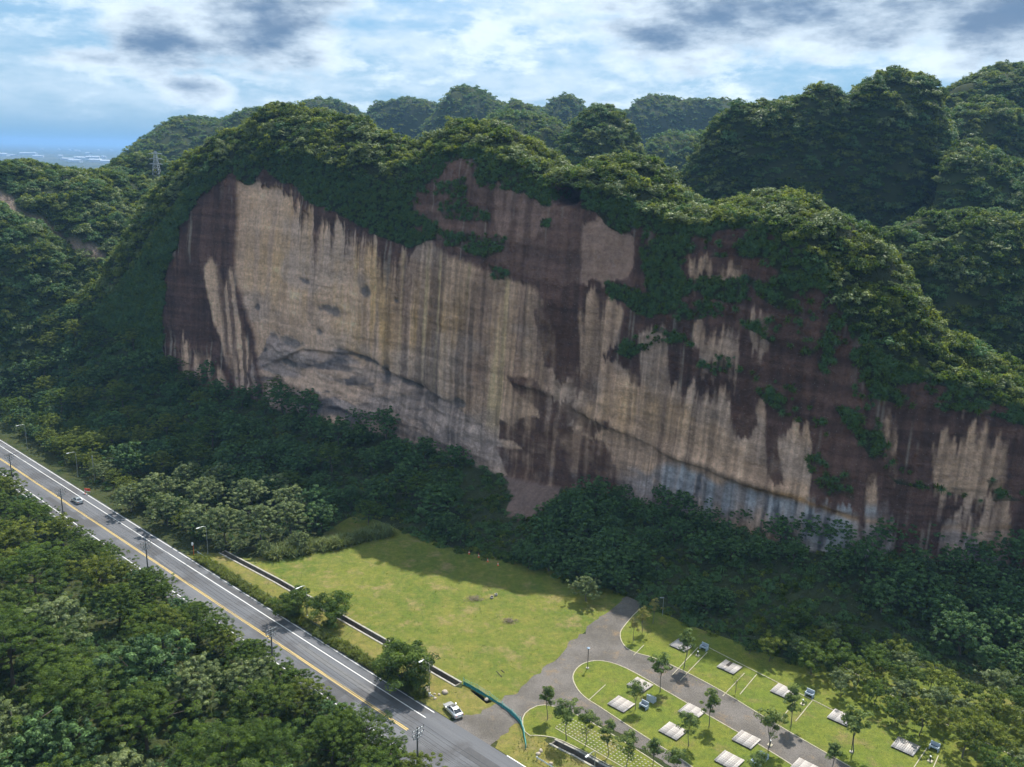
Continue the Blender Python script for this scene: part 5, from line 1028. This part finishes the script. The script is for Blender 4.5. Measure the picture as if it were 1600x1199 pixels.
TWIG = mat('dry_twigs', (.27, .21, .16), .95, var=(.16, .12, .09), scale=3)
def brush_pile(x, y, n, rx, label, seed):
    rr = np.random.default_rng(seed); m_ = MB()
    for i in range(n):
        c = rr.normal(size=2) * rx * .5; a = rr.random() * 6.28; L = .3 + .7 * rr.random(); z = .05 + max(0, .5 - .3 * np.linalg.norm(c)) * rr.random(); d = Vector((math.cos(a), math.sin(a), rr.normal() * .25)) * L / 2; cc = Vector((c[0] * 1.3, c[1], z + .12)); m_.tube([cc - d, cc + d], [.03, .012], 4)
    p = g(x, y); o = m_.build('brush_pile', TWIG); o.location = (p[0], p[1], .02); tag(o, label, 'brush pile')
brush_pile(742, 937, 150, 1.3, 'brownish heap of dry twigs on the meadow near the shadow edge', 1); brush_pile(796, 972, 130, 1.1, 'pale scattered heap of cut branches on the open meadow', 2)
for x, y, l in ((775, 931, 'upright'), (768, 935, 'tilted')):
    p = g(x, y); o = MB().lathe([(.34, 0), (.34, .42), (.25, .42), (.25, .05)], 14).build('pipe_ring', CONC, None, True); o.location = (p[0], p[1], .05 if l == 'upright' else .12)
    if l == 'tilted': o.rotation_euler = (.5, .3, 0)
    tag(o, l + ' concrete pipe ring lying on the meadow at the shadow edge', 'pipe')
for a, b, l in (((776, 1049), (784, 1058), 'longer'), ((783, 1047), (788, 1051), 'shorter')):
    p, q = g(*a, .1), g(*b, .1); o = MB().tube([p - p, (p + q) / 2 - p, q - p], .07, 6).build('fallen_pole', BARK); o.location = p; tag(o, l + ' dark wooden pole lying on the meadow near the drive', 'pole')

# ------------------------------------------------------------------ pylon and far buildings
e = tag(empty('lattice_pylon', atY(246, 284, 455)), 'pale lattice transmission pylon on the small dark hill left of the crest', 'pylon'); Hh = 17.0
e.location.z -= 2
wd = lambda z: 1.9 * (1 - z / Hh) + .35
for sx in (-1, 1):
    for sy in (-1, 1): MB().tube([(sx * wd(0), sy * wd(0), 0), (sx * wd(Hh), sy * wd(Hh), Hh)], .12, 4).build('leg', STEEL, e)
br = MB(); zl = np.linspace(0, Hh, 10)
for z0, z1 in zip(zl[:-1], zl[1:]):
    for f in ((1, 1, -1, 1), (-1, 1, -1, -1), (-1, -1, 1, -1), (1, -1, 1, 1)):
        br.tube([(f[0] * wd(z0), f[1] * wd(z0), z0), (f[2] * wd(z1), f[3] * wd(z1), z1)], .07, 4).tube([(f[2] * wd(z0), f[3] * wd(z0), z0), (f[0] * wd(z1), f[1] * wd(z1), z1)], .07, 4)
br.build('bracing', STEEL, e)
for z in (10.5, 13.0, 15.5): MB().tube([(-3.4, 0, z), (0, 0, z + .7), (3.4, 0, z)], .12, 4).tube([(-3.4, 0, z), (3.4, 0, z)], .1, 4).build('crossarm', STEEL, e)
SHED = mat('shed_white', (.5, .53, .56), .6); SHEDR = mat('shed_roof', (.42, .46, .52), .5)
rr = np.random.default_rng(9)
for i, (x, y, w) in enumerate(((108, 251, 75), (128, 250, 90), (146, 249, 70), (95, 247, 25), (118, 254, 60), (158, 252, 40), (166, 256, 50), (150, 254, 60), (121, 237, 55), (154, 236, 30), (66, 234, 30), (110, 236, 25), (92, 235, 25), (174, 236, 35), (60, 246, 60), (45, 242, 110), (138, 242, 45), (20, 244, 60), (2, 244, 90), (162, 247, 30))):
    p = g(x, y, -3); e = tag(empty('far_shed', (p[0], p[1], -3), rr.normal() * .25), 'white long-roofed industrial shed on the plain beyond the hills', 'building', 'industrial sheds on the far plain'); d = w * .5; h = 9 + 6 * rr.random()
    MB().box((0, 0, h / 2), (w, d, h)).build('wall', SHED, e); MB().add([(-w * .51, -d * .51, h), (w * .51, -d * .51, h), (w * .51, d * .51, h), (-w * .51, d * .51, h), (-w * .51, 0, h * 1.3), (w * .51, 0, h * 1.3)], [(0, 1, 5, 4), (2, 3, 4, 5), (0, 4, 3), (1, 2, 5), (3, 2, 1, 0)]).build('roof', SHEDR, e)
# ------------------------------------------------------------------ air
hz = bpy.data.materials.new('haze_air'); hz.use_nodes = True; t = hz.node_tree; t.nodes.clear(); pv = t.nodes.new('ShaderNodeVolumePrincipled'); mo = t.nodes.new('ShaderNodeOutputMaterial')
pv.inputs['Color'].default_value = (.26, .48, .82, 1); pv.inputs['Density'].default_value = .00012; pv.inputs['Anisotropy'].default_value = .2; t.links.new(pv.outputs[0], mo.inputs['Volume'])
E_ = 30400.0; o = MB().box((0, 0, 70), (2 * E_, 2 * E_, 150)).build('haze', hz); tag(o, None, None, None, 'stuff')
o['label'] = 'pale blue haze filling the air over the valley'; o['category'] = 'haze'
